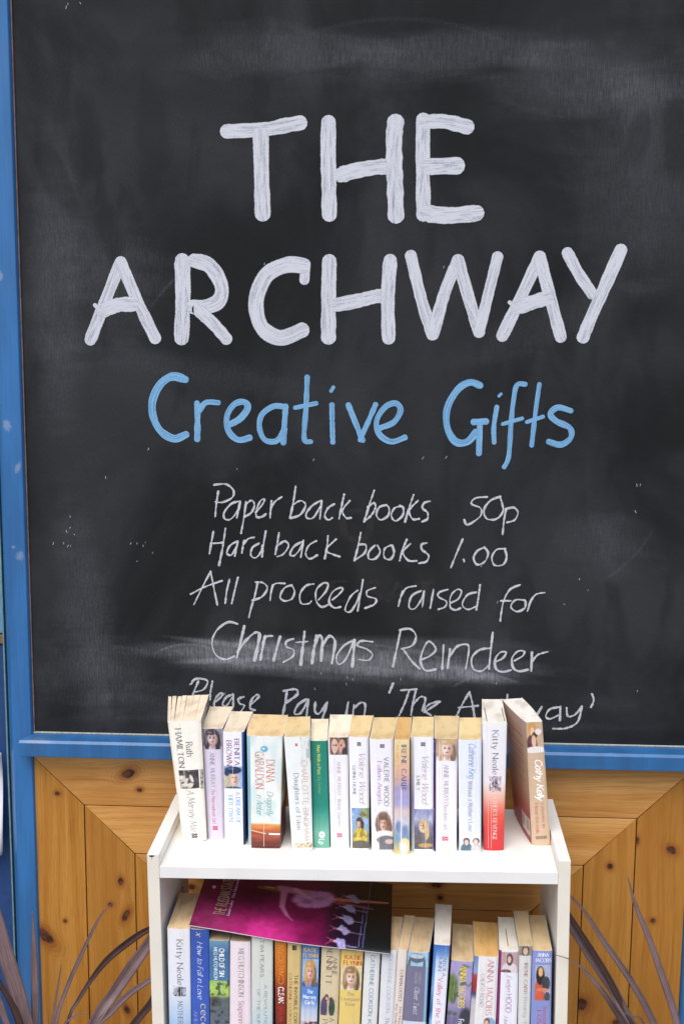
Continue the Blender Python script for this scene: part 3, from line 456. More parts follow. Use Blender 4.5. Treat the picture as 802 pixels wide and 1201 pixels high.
def portrait(hair, skin=(224, 188, 168), top=(120, 110, 120), bgc=(190, 185, 190), cx=.5, cy=.42, k=1.0, longhair=True):
    dk = mixc(hair, (30, 22, 20), .45); lt = mixc(hair, (255, 240, 215), .35); sh = mixc(skin, (150, 96, 78), .45)
    o = [('fill', bgc), ('noise', 16, 3, 3), ('ell', cx, 1.1, .6 * k, .36 * k, top, .2), ('ell', cx - .1, 1.02, .16, .18, mixc(top, (255, 255, 255), .3), .8), ('noise', 12, 7, 7),
         ('ell', cx, cy - .02, .35 * k, .37 * k, hair, .35)]
    if longhair: o += [('ell', cx - .24 * k, cy + .2 * k, .13 * k, .34 * k, hair, .5), ('ell', cx + .25 * k, cy + .24 * k, .14 * k, .36 * k, dk, .5), ('ell', cx - .27 * k, cy + .1 * k, .05 * k, .25 * k, lt, .9)]
    o += [('ell', cx + .02, cy + .32 * k, .10 * k, .18 * k, sh, .5), ('noise', 26, 16, 5),
          ('ell', cx, cy + .05 * k, .215 * k, .275 * k, skin, .3), ('ell', cx + .14 * k, cy + .08 * k, .10 * k, .22 * k, sh, 1.2),
          ('ell', cx - .02 * k, cy + .30 * k, .12 * k, .04 * k, sh, 1.0),
          ('ell', cx - .02, cy - .22 * k, .22 * k, .12 * k, hair, .5), ('ell', cx - .1 * k, cy - .22 * k, .10 * k, .05 * k, lt, 1.0),
          ('ell', cx - .09 * k, cy - .03 * k, .06 * k, .02 * k, mixc(sh, hair, .6), .8), ('ell', cx + .09 * k, cy - .03 * k, .06 * k, .02 * k, mixc(sh, hair, .6), .8),
          ('ell', cx - .085 * k, cy + .03 * k, .045 * k, .026 * k, (74, 56, 56), 1.0), ('ell', cx + .085 * k, cy + .03 * k, .045 * k, .026 * k, (74, 56, 56), 1.0),
          ('ell', cx + .02 * k, cy + .10 * k, .022 * k, .06 * k, sh, 1.0), ('ell', cx - .06 * k, cy + .1 * k, .05 * k, .05 * k, mixc(skin, (255, 240, 230), .5), 1.2),
          ('ell', cx, cy + .19 * k, .07 * k, .028 * k, (176, 92, 88), .9), ('noise', 7, 9, 9)]
    return o

# ------------------------------------------------------------------ setting
def ground_mat():
    g = G('paving', 0.85, 0.2)
    n = g.noise(g.obj(), 3, 6, 0.6); n2 = g.noise(g.obj(), 140, 4, 0.7)
    c = g.mix(g.ss(n, 0.3, 0.7), (0.20, 0.19, 0.18), (0.27, 0.26, 0.25))
    g.col(g.mix(g.ss(n2, 0.45, 0.7, 0, 0.5), c, (0.13, 0.13, 0.13))).bump(n2, 0.4, 0.002)
    return g.mat
mb = MB(); mb.add([(-900, -900, 0), (900, -900, 0), (900, 900, 0), (-900, 900, 0)], [(0, 1, 2, 3)])
tag(mb.build('ground', ground_mat()), kind='structure')
mb = MB(); mb.box(-3.2, 3.4, 0.075, 0.30, -0.02, 3.2)
tag(mb.build('wall', plain((196, 190, 178), 0.9, 0.08, 'render_coat', 8)), kind='structure')

XL, XR, XB, Z0, PW = WALL['XL'], WALL['XR'], WALL['XB'], WALL['z0'], WALL['w']
# ---- mitred pine panelling: three concentric rings of planks
GAP = 0.0018
wp = thing('wooden_panel', 'honey-coloured varnished pine panel of mitred planks below the chalkboard', 'wood panelling', (0, 0, 0))
ZB = 0.10
def plank(poly, y0, vertical, idx, tone=1.0):
    xs = [p[0] for p in poly]; zs = [p[1] for p in poly]
    def inside(x, z):
        n = len(poly); s = False
        for i in range(n):
            (x1, z1), (x2, z2) = poly[i], poly[(i + 1) % n]
            if (z1 > z) != (z2 > z) and x < (x2 - x1) * (z - z1) / (z2 - z1) + x1: s = not s
        return s
    ks = set((k[0], k[1]) for k in KNOTS if inside(k[0], k[1]))
    mb = MB(); mb.prism_y(poly, y0, 0.035)
    o = mb.build('plank', wood_mat(vertical, {'k': ks, 'o': 1.37 * idx + .4}, tone), wp, bevel=0.0005)
    return o
idx = 0
g2 = GAP / 2
RT = [1.0, 1.02, .97, .99]
for k in range(5):
    xl, xr, zt, zb = XL + k * PW, XR - k * PW, Z0 + (0.02 if k == 0 else -k * PW), ZB + k * PW * .8
    xl2, xr2, zt2, zb2 = XL + (k + 1) * PW, XR - (k + 1) * PW, Z0 - (k + 1) * PW, ZB + (k + 1) * PW * .8
    if k == 0: ztm = Z0 + 0.02; xlm = xl - .02; xrm = xr + .02
    else: ztm = zt; xlm, xrm = xl, xr
    yk = 0.0 + .0004 * (k % 2)
    e = .0005
    plank([(xl + (-.02 if k == 0 else g2) + e, ztm - g2), (xl2 + e * .3, zt2 + g2), (xr2 - e * .3, zt2 + g2), (xr + (.02 if k == 0 else -g2) - e, ztm - g2)], yk + .0003, False, idx, RT[(k) % 4] * 1.06); idx += 1  # extra tone on the top planks adds to the painted glare
    plank([(xlm + g2 if k else xl - .0, zb + g2), (xl2 - g2, zb2 + g2), (xl2 - g2, zt2 - e), (xlm + g2 if k else xl - .0, zt - e if k else Z0 - e)], yk, True, idx, RT[(k + 1) % 4]); idx += 1
    plank([(xr2 + g2, zb2 + g2), (xrm - g2 if k else xr, zb + g2), (xrm - g2 if k else xr, zt - e if k else Z0 - e), (xr2 + g2, zt2 - e)], yk, True, idx, RT[(k + 2) % 4]); idx += 1
    plank([(xl + g2 + e, zb + g2), (xr - g2 - e, zb + g2), (xr2 - e, zb2 - g2), (xl2 + e, zb2 - g2)], yk + .0003, False, idx, 1.0); idx += 1
xl, xr, zt, zb = XL + 5 * PW, XR - 5 * PW, Z0 - 5 * PW, ZB + 5 * PW * .8
if xr - xl > .01 and zt > zb:
    plank([(xl + g2, zb + g2), (xr - g2, zb + g2), (xr - g2, zt - g2), (xl + g2, zt - g2)], 0.0, True, idx)
mb = MB(); mb.box(XL - .002, XR + .002, 0.0352, 0.06, 0.02, Z0 + .01)
mb.build('backing_board', plain((60, 34, 14), .8, .1, 'dark_pine'), wp)

# ---- blue joinery round the board
CH0 = [(-.592, 1.62, .006, .010, 0, .8), (-.600, 1.565, .006, .004, 0, .5), (-.589, 1.375, .009, .011, 20, .8), (-.573, 1.305, .005, .012, -25, .75), (-.5745, 1.155, .008, .010, 0, .65), (-.585, 1.17, .004, .003, 0, .7), (-.545, .838, .03, .003, 0, .5), (.02, .836, .03, .002, 0, .5), (.30, .8395, .018, .0018, 0, .9)]
CH = [(*q[:5], q[5] * .6) for q in CH0]
bm_ = blue_paint(chips=CH)
bf = thing('blue_frame', 'glossy blue painted timber posts and ledge framing the chalkboard and pine panel', 'window frame', (0, 0, 0))
mb = MB(); mb.prism_z([(-.612, .05), (-.6085, .012), (-.597, -.006), (-.5655, -.006), (-.5625, .001), (-.5625, .05)], 0.02, 3.0)
mb.build('post', bm_, bf, bevel=.0012)
mb = MB(); mb.prism_z([(-.6155, .05), (-.6155, .0145), (-.6125, .0125), (-.6125, .05)], 0.02, 3.0)
mb.build('edge_bead', plain((104, 136, 136), .5, .15, 'green_old_paint'), bf)
mb = MB(); mb.prism_z([(XR + .001, .05), (XR + .001, .001), (XR + .004, -.006), (.612, -.006), (.618, .012), (.62, .05)], 0.02, 3.0)
mb.build('post', bm_, bf, bevel=.0012)
# ledge: shallow sloping top, mitred ends
zl, zbt = WALL['zl'], WALL['zb']
XE0, XE1 = -.579, .632
prof = [(0.0, zbt), (-.035, zbt), (-.035, zl - .006), (-.031, zl - .0022), (0.0, zl)]
mb = MB(); vs = []
for y, z in prof: vs.append((XE0 if y < -.001 else -.5625, y, z))
for y, z in prof: vs.append((XE1 if y < -.001 else .60, y, z))
vs[0] = (XE0 + .001, 0.0, zbt); vs[5] = (XE1, 0.0, zbt)
n = len(prof)
mb.add(vs, [(i, i + 1, n + i + 1, n + i) for i in range(n - 1)] + [(n - 1, 0, n, 2 * n - 1), tuple(range(n - 1, -1, -1)), tuple(range(n, 2 * n))])
o = mb.build('ledge', blue_paint((40, 90, 138), chips=CH), bf, bevel=.0012)
o.location.y = -.0005
mb = MB(); mb.box(-.5625, XR, -.0005, .012, zl + .0002, zl + .0022)
mb.build('filler_bead', plain((176, 176, 166), .8, .2, 'old_filler', 200), bf)
mb = MB(); mb.box(XB - .0026, XB - .0012, -.0012, .01, zl + .0025, 2.38)
mb.build('filler_bead', plain((122, 96, 88), .8, .25, 'old_filler', 60), bf)
mb = MB(); mb.box(-.62, .62, -.006, .05, 2.40, 2.46); mb.build('top_rail', bm_, bf, bevel=.002)

# ---- what shows left of the frame
nd = thing('painted_door', 'sliver of a pale blue and navy door beyond the left blue post', 'door', (-.92, .06, .02))
for nm, z0, z1, c, yy in (('upper_panel', 1.003, 2.3, (96, 142, 180), 0.0), ('rail', .985, 1.0, (128, 96, 70), -.006), ('lower_panel', .04, .982, (38, 68, 118), 0.0)):
    mb = MB(); mb.box(-.30, .2995, yy, yy + .012, z0 - .02, z1 - .02); mb.build(nm, plain(c, .4, .1, 'door_paint'), nd, bevel=.001)
mb = MB(); mb.box(-.30, -.27, -.008, 0.0, .0, 2.28); mb.build('stile', plain((46, 108, 170), .4, .1, 'door_paint'), nd, bevel=.001)
# white cloth hanging on the door
mb = MB(); N = 14; M_ = 26; vs = []
for j in range(M_ + 1):
    t = j / M_; z = .205 - .19 * t
    wd = .0058 * math.sin(math.pi * min(1, .12 + t * .88)) ** .5
    for i in range(N + 1):
        a = i / N; vs.append((-.12 + a * (.116 + wd), -.012 * math.sin(a * math.pi) - .006 * math.sin(a * 17 + t * 5), z))
mb.add(vs, [(j * (N + 1) + i, (j + 1) * (N + 1) + i, (j + 1) * (N + 1) + i + 1, j * (N + 1) + i + 1) for j in range(M_) for i in range(N)])
wc = mb.build('white_cloth', plain((232, 228, 238), .8, .04, 'white_cotton'), None, smooth=True, loc=(-.6335, .035, .585))
tag(wc, 'white cloth hanging at the far left edge beside the blue post', 'cloth')
sd = wc.modifiers.new('thick', 'SOLIDIFY'); sd.thickness = .0012

# ------------------------------------------------------------------ chalkboard
SMEARS_SHEEN = [(-.04, .984, .36, .026, -2, .30), (.05, .962, .28, .010, -3, .26), (-.17, .992, .19, .030, 0, .20), (.10, .968, .20, .022, -4, .22), (-.24, 1.008, .10, .006, -6, .28), (-.22, .978, .10, .006, 3, .30), (-.06, .956, .28, .012, -3, .15),
          (.20, .962, .07, .010, -12, .30), (.02, 1.010, .30, .020, 0, .16),
          (.12, 1.965, .20, .045, 6, .11), (.36, 1.93, .17, .07, 0, .10), (-.12, 1.97, .20, .05, 0, .10), (.46, 1.80, .16, .22, 0, .07), (-.5, 1.60, .05, .25, 0, .09), (-.46, 1.05, .05, .22, 10, .07), (.30, 1.55, .20, .04, 20, .05), (-.28, 1.47, .22, .03, -10, .04), (.0, .872, .56, .012, 0, .05), (-.40, 1.62, .10, .10, 0, .08), (.40, 1.19, .11, .06, 0, .07), (-.45, .95, .13, .10, 0, .06), (.0, .90, .5, .05, 0, .05)]  # upper ones also paint the board's faint reflections into its colour
ARCS = [(-.29, .90, .105, .0035, (-.31, 1.005, .10, .02), .30), (.0, .55, .46, .004, (.06, 1.005, .30, .03), .18), (.22, .86, .10, .004, (.20, .955, .09, .02), .28), (.05, 1.60, .42, .006, (.10, 2.01, .26, .05), .04), (-.1, 1.40, .30, .004, (-.30, 1.62, .10, .06), .10), (.30, 1.30, .2, .004, (.44, 1.17, .06, .08), .08)]
DARKS = [(-.43, 1.78, .022, .16, 8, .75), (-.34, 1.83, .03, .11, 0, .6), (.485, 1.835, .022, .07, 10, .7), (.435, 1.85, .016, .05, -8, .5), (.17, 1.87, .013, .05, 0, .7), (-.13, 1.86, .12, .035, 0, .55), (-.50, 1.78, .016, .09, 25, .55), (.40, 2.0, .12, .04, -14, .5), (-.30, 1.99, .14, .05, 8, .4), (.05, 1.55, .45, .06, 0, .3), (0.0, .905, .34, .035, 0, .6), (.1, 1.22, .30, .10, 0, .35)]
cbd = thing('chalkboard', 'large blackboard hand-lettered THE ARCHWAY Creative Gifts above the blue ledge', 'chalkboard', (0, 0, 0))
mb = MB(); mb.box(XB - .001, XR + .02, 0.002, 0.03, zl + .0022, 2.395)
mb.build('board_panel', board_mat(), cbd)
YP = 0.0015
wp_mat = paint_mat('white_board_paint', (200, 201, 207), (146, 149, 160), .46, .66)
bp_mat = paint_mat('blue_board_paint', (124, 172, 208), (84, 130, 170), .40, .64)
ck = chalk_mat()
def strokes_obj(name, data, mat, y, jit, w0=1.0, cap=True, k=8):
    mb = MB(); rr = random.Random(len(data) * 7 + int(data[0][1][0]))
    for si, (wd, q) in enumerate(data):
        pts = [(q[i] * 1e-4, q[i + 1] * 1e-4) for i in range(0, len(q), 2)]
        pts = smooth_pts(pts, k); wd = wd * 1e-4 * w0; ph = rr.random() * 9
        yy = y - .00012 * si
        ribbon(mb, pts, lambda t, dx, dz: wd * (1 + jit * (vnoise(t * 14 + ph, ph) - .5) * 2), cap, y=yy)
    return mb.build(name, mat, cbd)
for nm, d in PAINT: strokes_obj('painted_letter', d, wp_mat, YP, .08, .98)
for nm, d in BLUE:
    o = strokes_obj('painted_letter', d, bp_mat, YP, .14, .98); o['label'] = 'light blue painted letter %s' % nm
for nm, d in CHALK: strokes_obj('chalk_word', d, ck, YP - .0002, .5, .86)
# stray chalk flecks and half-erased older writing
fl = MB(); rr = random.Random(5)
for cx, cz, n, sx, sz in ((-.50, 1.185, 7, .02, .02), (.47, 1.26, 3, .03, .03), (.30, 1.13, 5, .1, .05), (-.1, 1.3, 7, .4, .04), (-.37, 1.16, 6, .02, .02), (0.05, 1.62, 3, .3, .03), (-.47, 2.04, 3, .02, .005), (.1, .93, 10, .4, .03), (-.49, 1.22, 1, .001, .001)):
    for i in range(n):
        x, z = cx + rr.uniform(-sx, sx), cz + rr.uniform(-sz, sz); a = rr.uniform(-.6, .6) + 1.57; l = rr.uniform(.0012, .0045)
        ribbon(fl, [(x, z), (x + math.cos(a) * l, z + math.sin(a) * l)], lambda t, dx, dz: .0011, True, y=YP)
tag(fl.build('chalk_flecks', chalk_mat('chalk_fleck', (190, 190, 195), .45, .6), cbd), kind='stuff')
ghm = chalk_mat('erased_chalk', (84, 76, 76), .30, .5)
def ghost(s, x0, z0, h, stp=1.0):
    for ch in s:
        if ch != ' ':
            gh = MB(); text_mesh(gh, ch, 'bold', lambda x, y: (x0 + x * h / 10 * stp, YP + .0001, z0 + y * h / 10)); gh.build('erased_letter', ghm, cbd)
        x0 += (GP[ch][0] + 2 if ch != ' ' else 4.2) * h / 10 * stp
ghost('JE SAT', -.075, 1.085, .034, 1.5); ghost('O', -.03, 1.19, .05, 1.2)

# ------------------------------------------------------------------ bookcase
CW_, CD = CASE['W'], CASE['D']
bc_rot = (0, -CASE['roll'], CASE['yaw'])
MC = Matrix.Rotation(CASE['yaw'], 4, 'Z') @ Matrix.Rotation(-CASE['roll'], 4, 'Y'); MC.translation = Vector(CASE['o'])
def cpt(x, y, z): return MC @ Vector((x, y, z))
base_z = -CASE['o'][2] + .0
bc = thing('bookcase', 'low white open-backed bookcase holding two rows of paperbacks', 'bookcase', cpt(0, 0, base_z), bc_rot)
wm = white_board('white_melamine'); we = white_board('cream_edging', (228, 220, 204))
TS = .0181; ZS = base_z
def cbox(name, x0, x1, y0, y1, z0, z1, mats, edge=True):
    mb = MB(); mb.box(x0, x1, y0 + .0009, y1, z0 - ZS, z1 - ZS)
    mb.add([(x0, y0, z0 - ZS), (x1, y0, z0 - ZS), (x1, y0, z1 - ZS), (x0, y0, z1 - ZS), (x0, y0 + .0008, z0 - ZS), (x1, y0 + .0008, z0 - ZS), (x1, y0 + .0008, z1 - ZS), (x0, y0 + .0008, z1 - ZS)],
           [(0, 1, 2, 3), (4, 7, 6, 5), (0, 4, 5, 1), (1, 5, 6, 2), (2, 6, 7, 3), (3, 7, 4, 0)], 1)
    return mb.build(name, mats, bc, bevel=.0004)
low = ZS + .012
cbox('side_panel', -CW_ / 2, -CW_ / 2 + TS, 0, CD, low, 0.0, [wm, we])
cbox('side_panel', CW_ / 2 - TS, CW_ / 2, 0, CD, low, 0.0, [wm, we])
cbox('shelf', -CW_ / 2 + TS + .0002, CW_ / 2 - TS - .0002, .0006, CD - .0005, SHELF[1], SHELF[0], [wm, white_board('shelf_edging', (232, 229, 224))])
cbox('shelf', -CW_ / 2 + TS + .0002, CW_ / 2 - TS - .0002, .0006, CD - .0005, Z2 - .018, Z2, [wm, we])
cbox('shelf', -CW_ / 2 + TS + .0002, CW_ / 2 - TS - .0002, .0006, CD - .0005, low + .05, low + .068, [wm, we])
cbox('plinth', -CW_ / 2 + TS + .0002, CW_ / 2 - TS - .0002, .012, .028, low, low + .0495, [wm, we])
# chipped corner on the left panel
mb = MB(); x0 = -CW_ / 2
mb.add([(x0 + .002, -.0003, -.0012 - ZS), (x0 + .007, -.0003, -.0042 - ZS), (x0 + .0095, -.0003, -.0030 - ZS), (x0 + .0125, -.0003, -.0012 - ZS), (x0 + .008, -.0003, -.0005 - ZS),
        (x0 + .0078, -.0003, -.0040 - ZS), (x0 + .0083, -.0003, -.0040 - ZS), (x0 + .0066, -.0003, -.0105 - ZS)], [(0, 1, 2, 3, 4), (5, 7, 6)])
mb.build('chipped_edge', plain((70, 60, 56), .9, .2, 'bare_chipboard'), bc)

# ------------------------------------------------------------------ books
PG = {'cream': ((240, 226, 200), (230, 212, 180)), 'tan': ((230, 204, 154), (220, 190, 136)), 'orange': ((224, 182, 118), (210, 164, 98)), 'white': ((232, 227, 216), (216, 208, 192)), 'brown': ((222, 198, 158), (204, 174, 130))}
RND = random.Random(11)
def build_book(P, S, n_i, group):
    x, y, z, h, wb, wt, dxt, dep, sx, wk = P
    lean = math.atan2(dxt, h)
    o = cpt(x, y, z + .0003)
    t = thing(S.get('name', 'paperback_book'), S['label'], 'book', o, (0, -CASE['roll'] + lean, CASE['yaw']), group)
    dep = max(.100, min(.142, dep)); kk = max(-.3, min(.3, (wk / wt) - 1))
    rad = .0016; bul = S.get('bulge', .0012); sq = S.get('sq', 0)
    W = lambda v: wb + (wt - wb) * v
    def yb(u_, v):      # spine surface depth, u 0..1
        return -bul * (1 - (2 * u_ - 1) ** 2) + rad * (max(0, 1 - min(u_, 1 - u_) * W(v) / rad) ** 2)
    sxs = lambda v: sx * (.65 + .35 * v)
    Wk = lambda v: W(v) * (1 + kk * (.3 + .7 * v))
    sag = S.get('fat', .0)     # block swells between hinge and fore-edge
    def ring(v, inset=0.0, front=0.0, side=0.0):
        pts = []; w_ = W(v) / 2 - inset; wk_ = Wk(v) / 2 - inset - side; s_ = sxs(v)
        NB = 6; NF = 10
        for i in range(NB):   # left side from back to front
            q = i / NB; yy = dep * (1 - q); a = yy / dep
            pts.append((s_ * a - (w_ + (wk_ - w_) * a) - sag * math.sin(math.pi * a) * .5, yy))
        for i in range(NF + 1):
            q = i / NF; pts.append((-w_ + 2 * w_ * q, yb(q, v) + front))
        for i in range(1, NB + 1):
            a = i / NB; pts.append((s_ * a + (w_ + (wk_ - w_) * a) + sag * math.sin(math.pi * a) * .5, dep * a))
        return pts, NB, NF
    # cover: thin wrap
    th = .0004; LV = 6; mb = MB(); vs = []; rows = []
    bow = S.get('bow', RND.uniform(-.0005, .0007))
    for j in range(LV + 1):
        v = j / LV; po, NB, NF = ring(v); pi, _, _ = ring(v, th, th)
        zz = [h * v] * len(po)
        if j == LV: zz = [h + bow * math.sin(math.pi * k / (len(po) - 1)) for k in range(len(po))]
        rows.append((len(vs), len(po))); vs += [(a[0], a[1], zz[k]) for k, a in enumerate(po)] + [(a[0], a[1], zz[k]) for k, a in enumerate(pi)]
    fs = []; mi = []; n = rows[0][1]
    for j in range(LV):
        a, b = rows[j][0], rows[j + 1][0]
        for i in range(n - 1):
            s_i = 1 if i < NB else (2 if i >= NB + NF else 0)
            fs.append((a + i, a + i + 1, b + i + 1, b + i)); mi.append(s_i)
            fs.append((a + n + i + 1, a + n + i, b + n + i, b + n + i + 1)); mi.append(3)
        for i in (0, n - 1): fs.append((a + i, b + i, b + n + i, a + n + i)); mi.append(3)
    for base in (rows[0][0], rows[-1][0]):
        for i in range(n - 1): fs.append((base + i, base + i + 1, base + n + i + 1, base + n + i)); mi.append(3)
    mb.v = vs; mb.f = fs; mb.m = mi
    cs = S.get('c', (232, 230, 234))
    mats = [plain(cs, .36, .03), plain(S.get('cl', cs), .36, .04), plain(S.get('cr', cs), .36, .04), plain((236, 232, 226), .6, .03)]
    mb.build('cover', mats, t, smooth=False)
    # page block(s)
    pc = PG[S.get('pg', 'cream')]; pm = page_mat(*pc)
    fan = S.get('fan')
    if not fan:
        mb = MB(); rings = []; LVp = 3
        for j in range(LVp + 1):
            v = (.4 + (h * 1000 - .9) * j / LVp) / (h * 1000); po, NB, NF = ring(v, th * 1.15, th * 1.2)
            zt_ = h * v
            rings.append(len(mb.v))
            mb.v += [(a[0], min(a[1], dep - .0012), zt_ + ((bow * math.sin(math.pi * k / (len(po) - 1)) - .0003) if j == LVp else 0)) for k, a in enumerate(po)]
        n = len(po)
        for j in range(LVp):
            a, b = rings[j], rings[j + 1]
            for i in range(n): mb.f.append((a + i, a + (i + 1) % n, b + (i + 1) % n, b + i)); mb.m.append(0)
        # caps as strips across the block so the top can be slightly uneven
        for base, flip in ((rings[0], True), (rings[-1], False)):
            L = [base + i for i in range(NB + 1)]; Rr = [base + n - 1 - i for i in range(NB + 1)]
            for i in range(NB):
                q = (L[i], L[i + 1], Rr[i + 1], Rr[i]); mb.f.append(q if flip else q[::-1][::-1]); mb.m.append(0)
            q = tuple(base + NB + i for i in range(NF + 1)); mb.f.append(q if not flip else q[::-1]); mb.m.append(0)
        mb.build('page_block', pm, t)
        # dark strips painted as the shade between slightly parted leaves
        if S.get('gapline'):
            for gx in S['gapline']:
                mb = MB(); xx = (gx - .5) * W(1)
                mb.box(xx - .0004, xx + .0004, dep * .12, dep * .62, h - .0005, h + .0001 + bow)
                mb.build('page_gap_shade', plain((96, 74, 60), .9, .1, 'gap_shade_colour'), t)
    else:
        # splayed sections: slabs that meet at the spine and open towards the fore-edge
        edges = fan
        for (a0, a1, b0, b1, hh) in edges:
            mb = MB(); NS = 6; lo = []; hi = []
            for zz, v in ((.0004, 0.0), (h - .0005 + hh, 1.0)):
                rl = []; rr_ = []
                for i in range(NS + 1):
                    q = i / NS; w_ = W(v) / 2 - .0006; wk_ = Wk(v) / 2 - .0006
                    open_ = v
                    A0 = a0 + (b0 - a0) * (q ** .7) * open_; A1 = a1 + (b1 - a1) * (q ** .7) * open_
                    cx = sxs(v) * q; ww = w_ + (wk_ - w_) * q
                    rl.append((cx - ww + 2 * ww * A0, .0006 + (dep - .002) * q, zz)); rr_.append((cx - ww + 2 * ww * A1, .0006 + (dep - .002) * q, zz))
                lo.append((rl, rr_))
            (l0, r0), (l1, r1) = lo; n = NS + 1
            mb.add(l0 + r0 + l1 + r1, [(i, i + 1, n + i + 1, n + i)[::-1] for i in range(NS)] + [(2 * n + i, 2 * n + i + 1, 3 * n + i + 1, 3 * n + i)[::-1] for i in range(NS)]
                   + [(i, 2 * n + i, 2 * n + i + 1, i + 1) for i in range(NS)] + [(n + i, n + i + 1, 3 * n + i + 1, 3 * n + i) for i in range(NS)]
                   + [(0, n, 3 * n, 2 * n), (n - 1, 3 * n - 1, 4 * n - 1, 2 * n - 1)])
            mb.build('page_section', pm, t)
    # spine print
    def sp(u_, v, lift=.00012):      # u across (0 left), v 0 top..1 bottom
        vv = 1 - v; return ((u_ - .5) * W(vv), yb(u_, vv) - lift, h * vv + (bow * math.sin(math.pi * (NB + NF * u_) / (2 * NB + NF)) * max(0, 1 - v * LV) if bow else 0))
    for pi_, (u0, v0, u1, v1, ops, nm) in enumerate(S.get('pics', [])):
        lift = .00012 + .00006 * pi_
        nx = max(3, int((u1 - u0) * W(.5) / .0009)); ny = max(3, int((v1 - v0) * h / (.0009 if v1 - v0 < .45 else .0016)))
        mb = MB(); cols = []
        asp = ((v1 - v0) * h) / ((u1 - u0) * W(.5))
        for j in range(ny + 1):
            for i in range(nx + 1):
                a, b = i / nx, j / ny
                mb.v.append(sp(u0 + (u1 - u0) * a, v0 + (v1 - v0) * b, lift)); cols.append(shade(ops, a, b, asp))
        for j in range(ny):
            for i in range(nx):
                q = j * (nx + 1) + i; mb.f.append((q, q + nx + 1, q + nx + 2, q + 1)); mb.m.append(0)
        mb.build(nm, VC, t, cols=cols, smooth=True)
    for side, ops, nm in S.get('sides', []):
        nx, ny = 46, 64; mb = MB(); cols = []
        sg = -1 if side == 'l' else 1
        for j in range(ny + 1):
            for i in range(nx + 1):
                a = i / nx; b = j / ny; v = 1 - b; po, NB_, NF_ = ring(v)
                q = a * NB_ * .96 + .12; k0 = min(NB_ - 1, int(q)); fr = q - k0
                seq = po[:NB_ + 1][::-1] if sg < 0 else po[NB_ + NF_:]
                p = (seq[k0][0] + (seq[k0 + 1][0] - seq[k0][0]) * fr, seq[k0][1] + (seq[k0 + 1][1] - seq[k0][1]) * fr)
                mb.v.append((p[0] + sg * .00015, p[1], .0005 + (h - .001) * v)); cols.append(shade(ops, a, b, 1.6))
        for j in range(ny):
            for i in range(nx):
                q = j * (nx + 1) + i; f4 = (q, q + nx + 1, q + nx + 2, q + 1); mb.f.append(f4 if sg > 0 else f4[::-1]); mb.m.append(0)
        mb.build(nm, VC, t, cols=cols, smooth=True)
    for (s, u_, ch, v0, v1, style, col, *hz) in S.get('txt', []):
        mb = MB(); L = text_len(s, style)
        if not hz and style != 'brush': ch *= .92
        if not hz:     # reads downwards
            k = (v1 - v0) / L; kc = ch / 10
            text_mesh(mb, s, style, lambda a, b: sp(u_ + b * kc, v0 + a * k, .0003))
        else:          # reads across; u_ = left, ch = right edge, v0 top, v1 baseline
            k = (ch - u_) / L; kc = (v1 - v0) / 10
            text_mesh(mb, s, style, lambda a, b: sp(u_ + a * k, v1 - b * kc, .0003))
        mb.build('lettering', plain(col, .5, .02, 'ink'), t)
    rc0 = random.Random(n_i * 3 + 1)
    if 'crease' not in S and rc0.random() < .7: S['crease'] = [rc0.uniform(.2, .8) for _ in range(rc0.choice((1, 1, 2)))]
    if S.get('crease'):
        mb = MB(); rc = random.Random(n_i)
        for q in S['crease']:
            pts = [(q + rc.uniform(-.008, .008), .01), (q + rc.uniform(-.012, .012), .3), (q + rc.uniform(-.012, .012), .65), (q + rc.uniform(-.008, .008), .985)]
            _rib(mb, smooth_pts(pts, 6), dict(lo=.013, hi=.013), lambda a, b: sp(a, b, .0002))
        mb.build('spine_crease', plain(mixc(S.get('c', (232, 230, 234)), (176, 166, 158), .30), .8, .1, 'worn_card'), t)
    return t

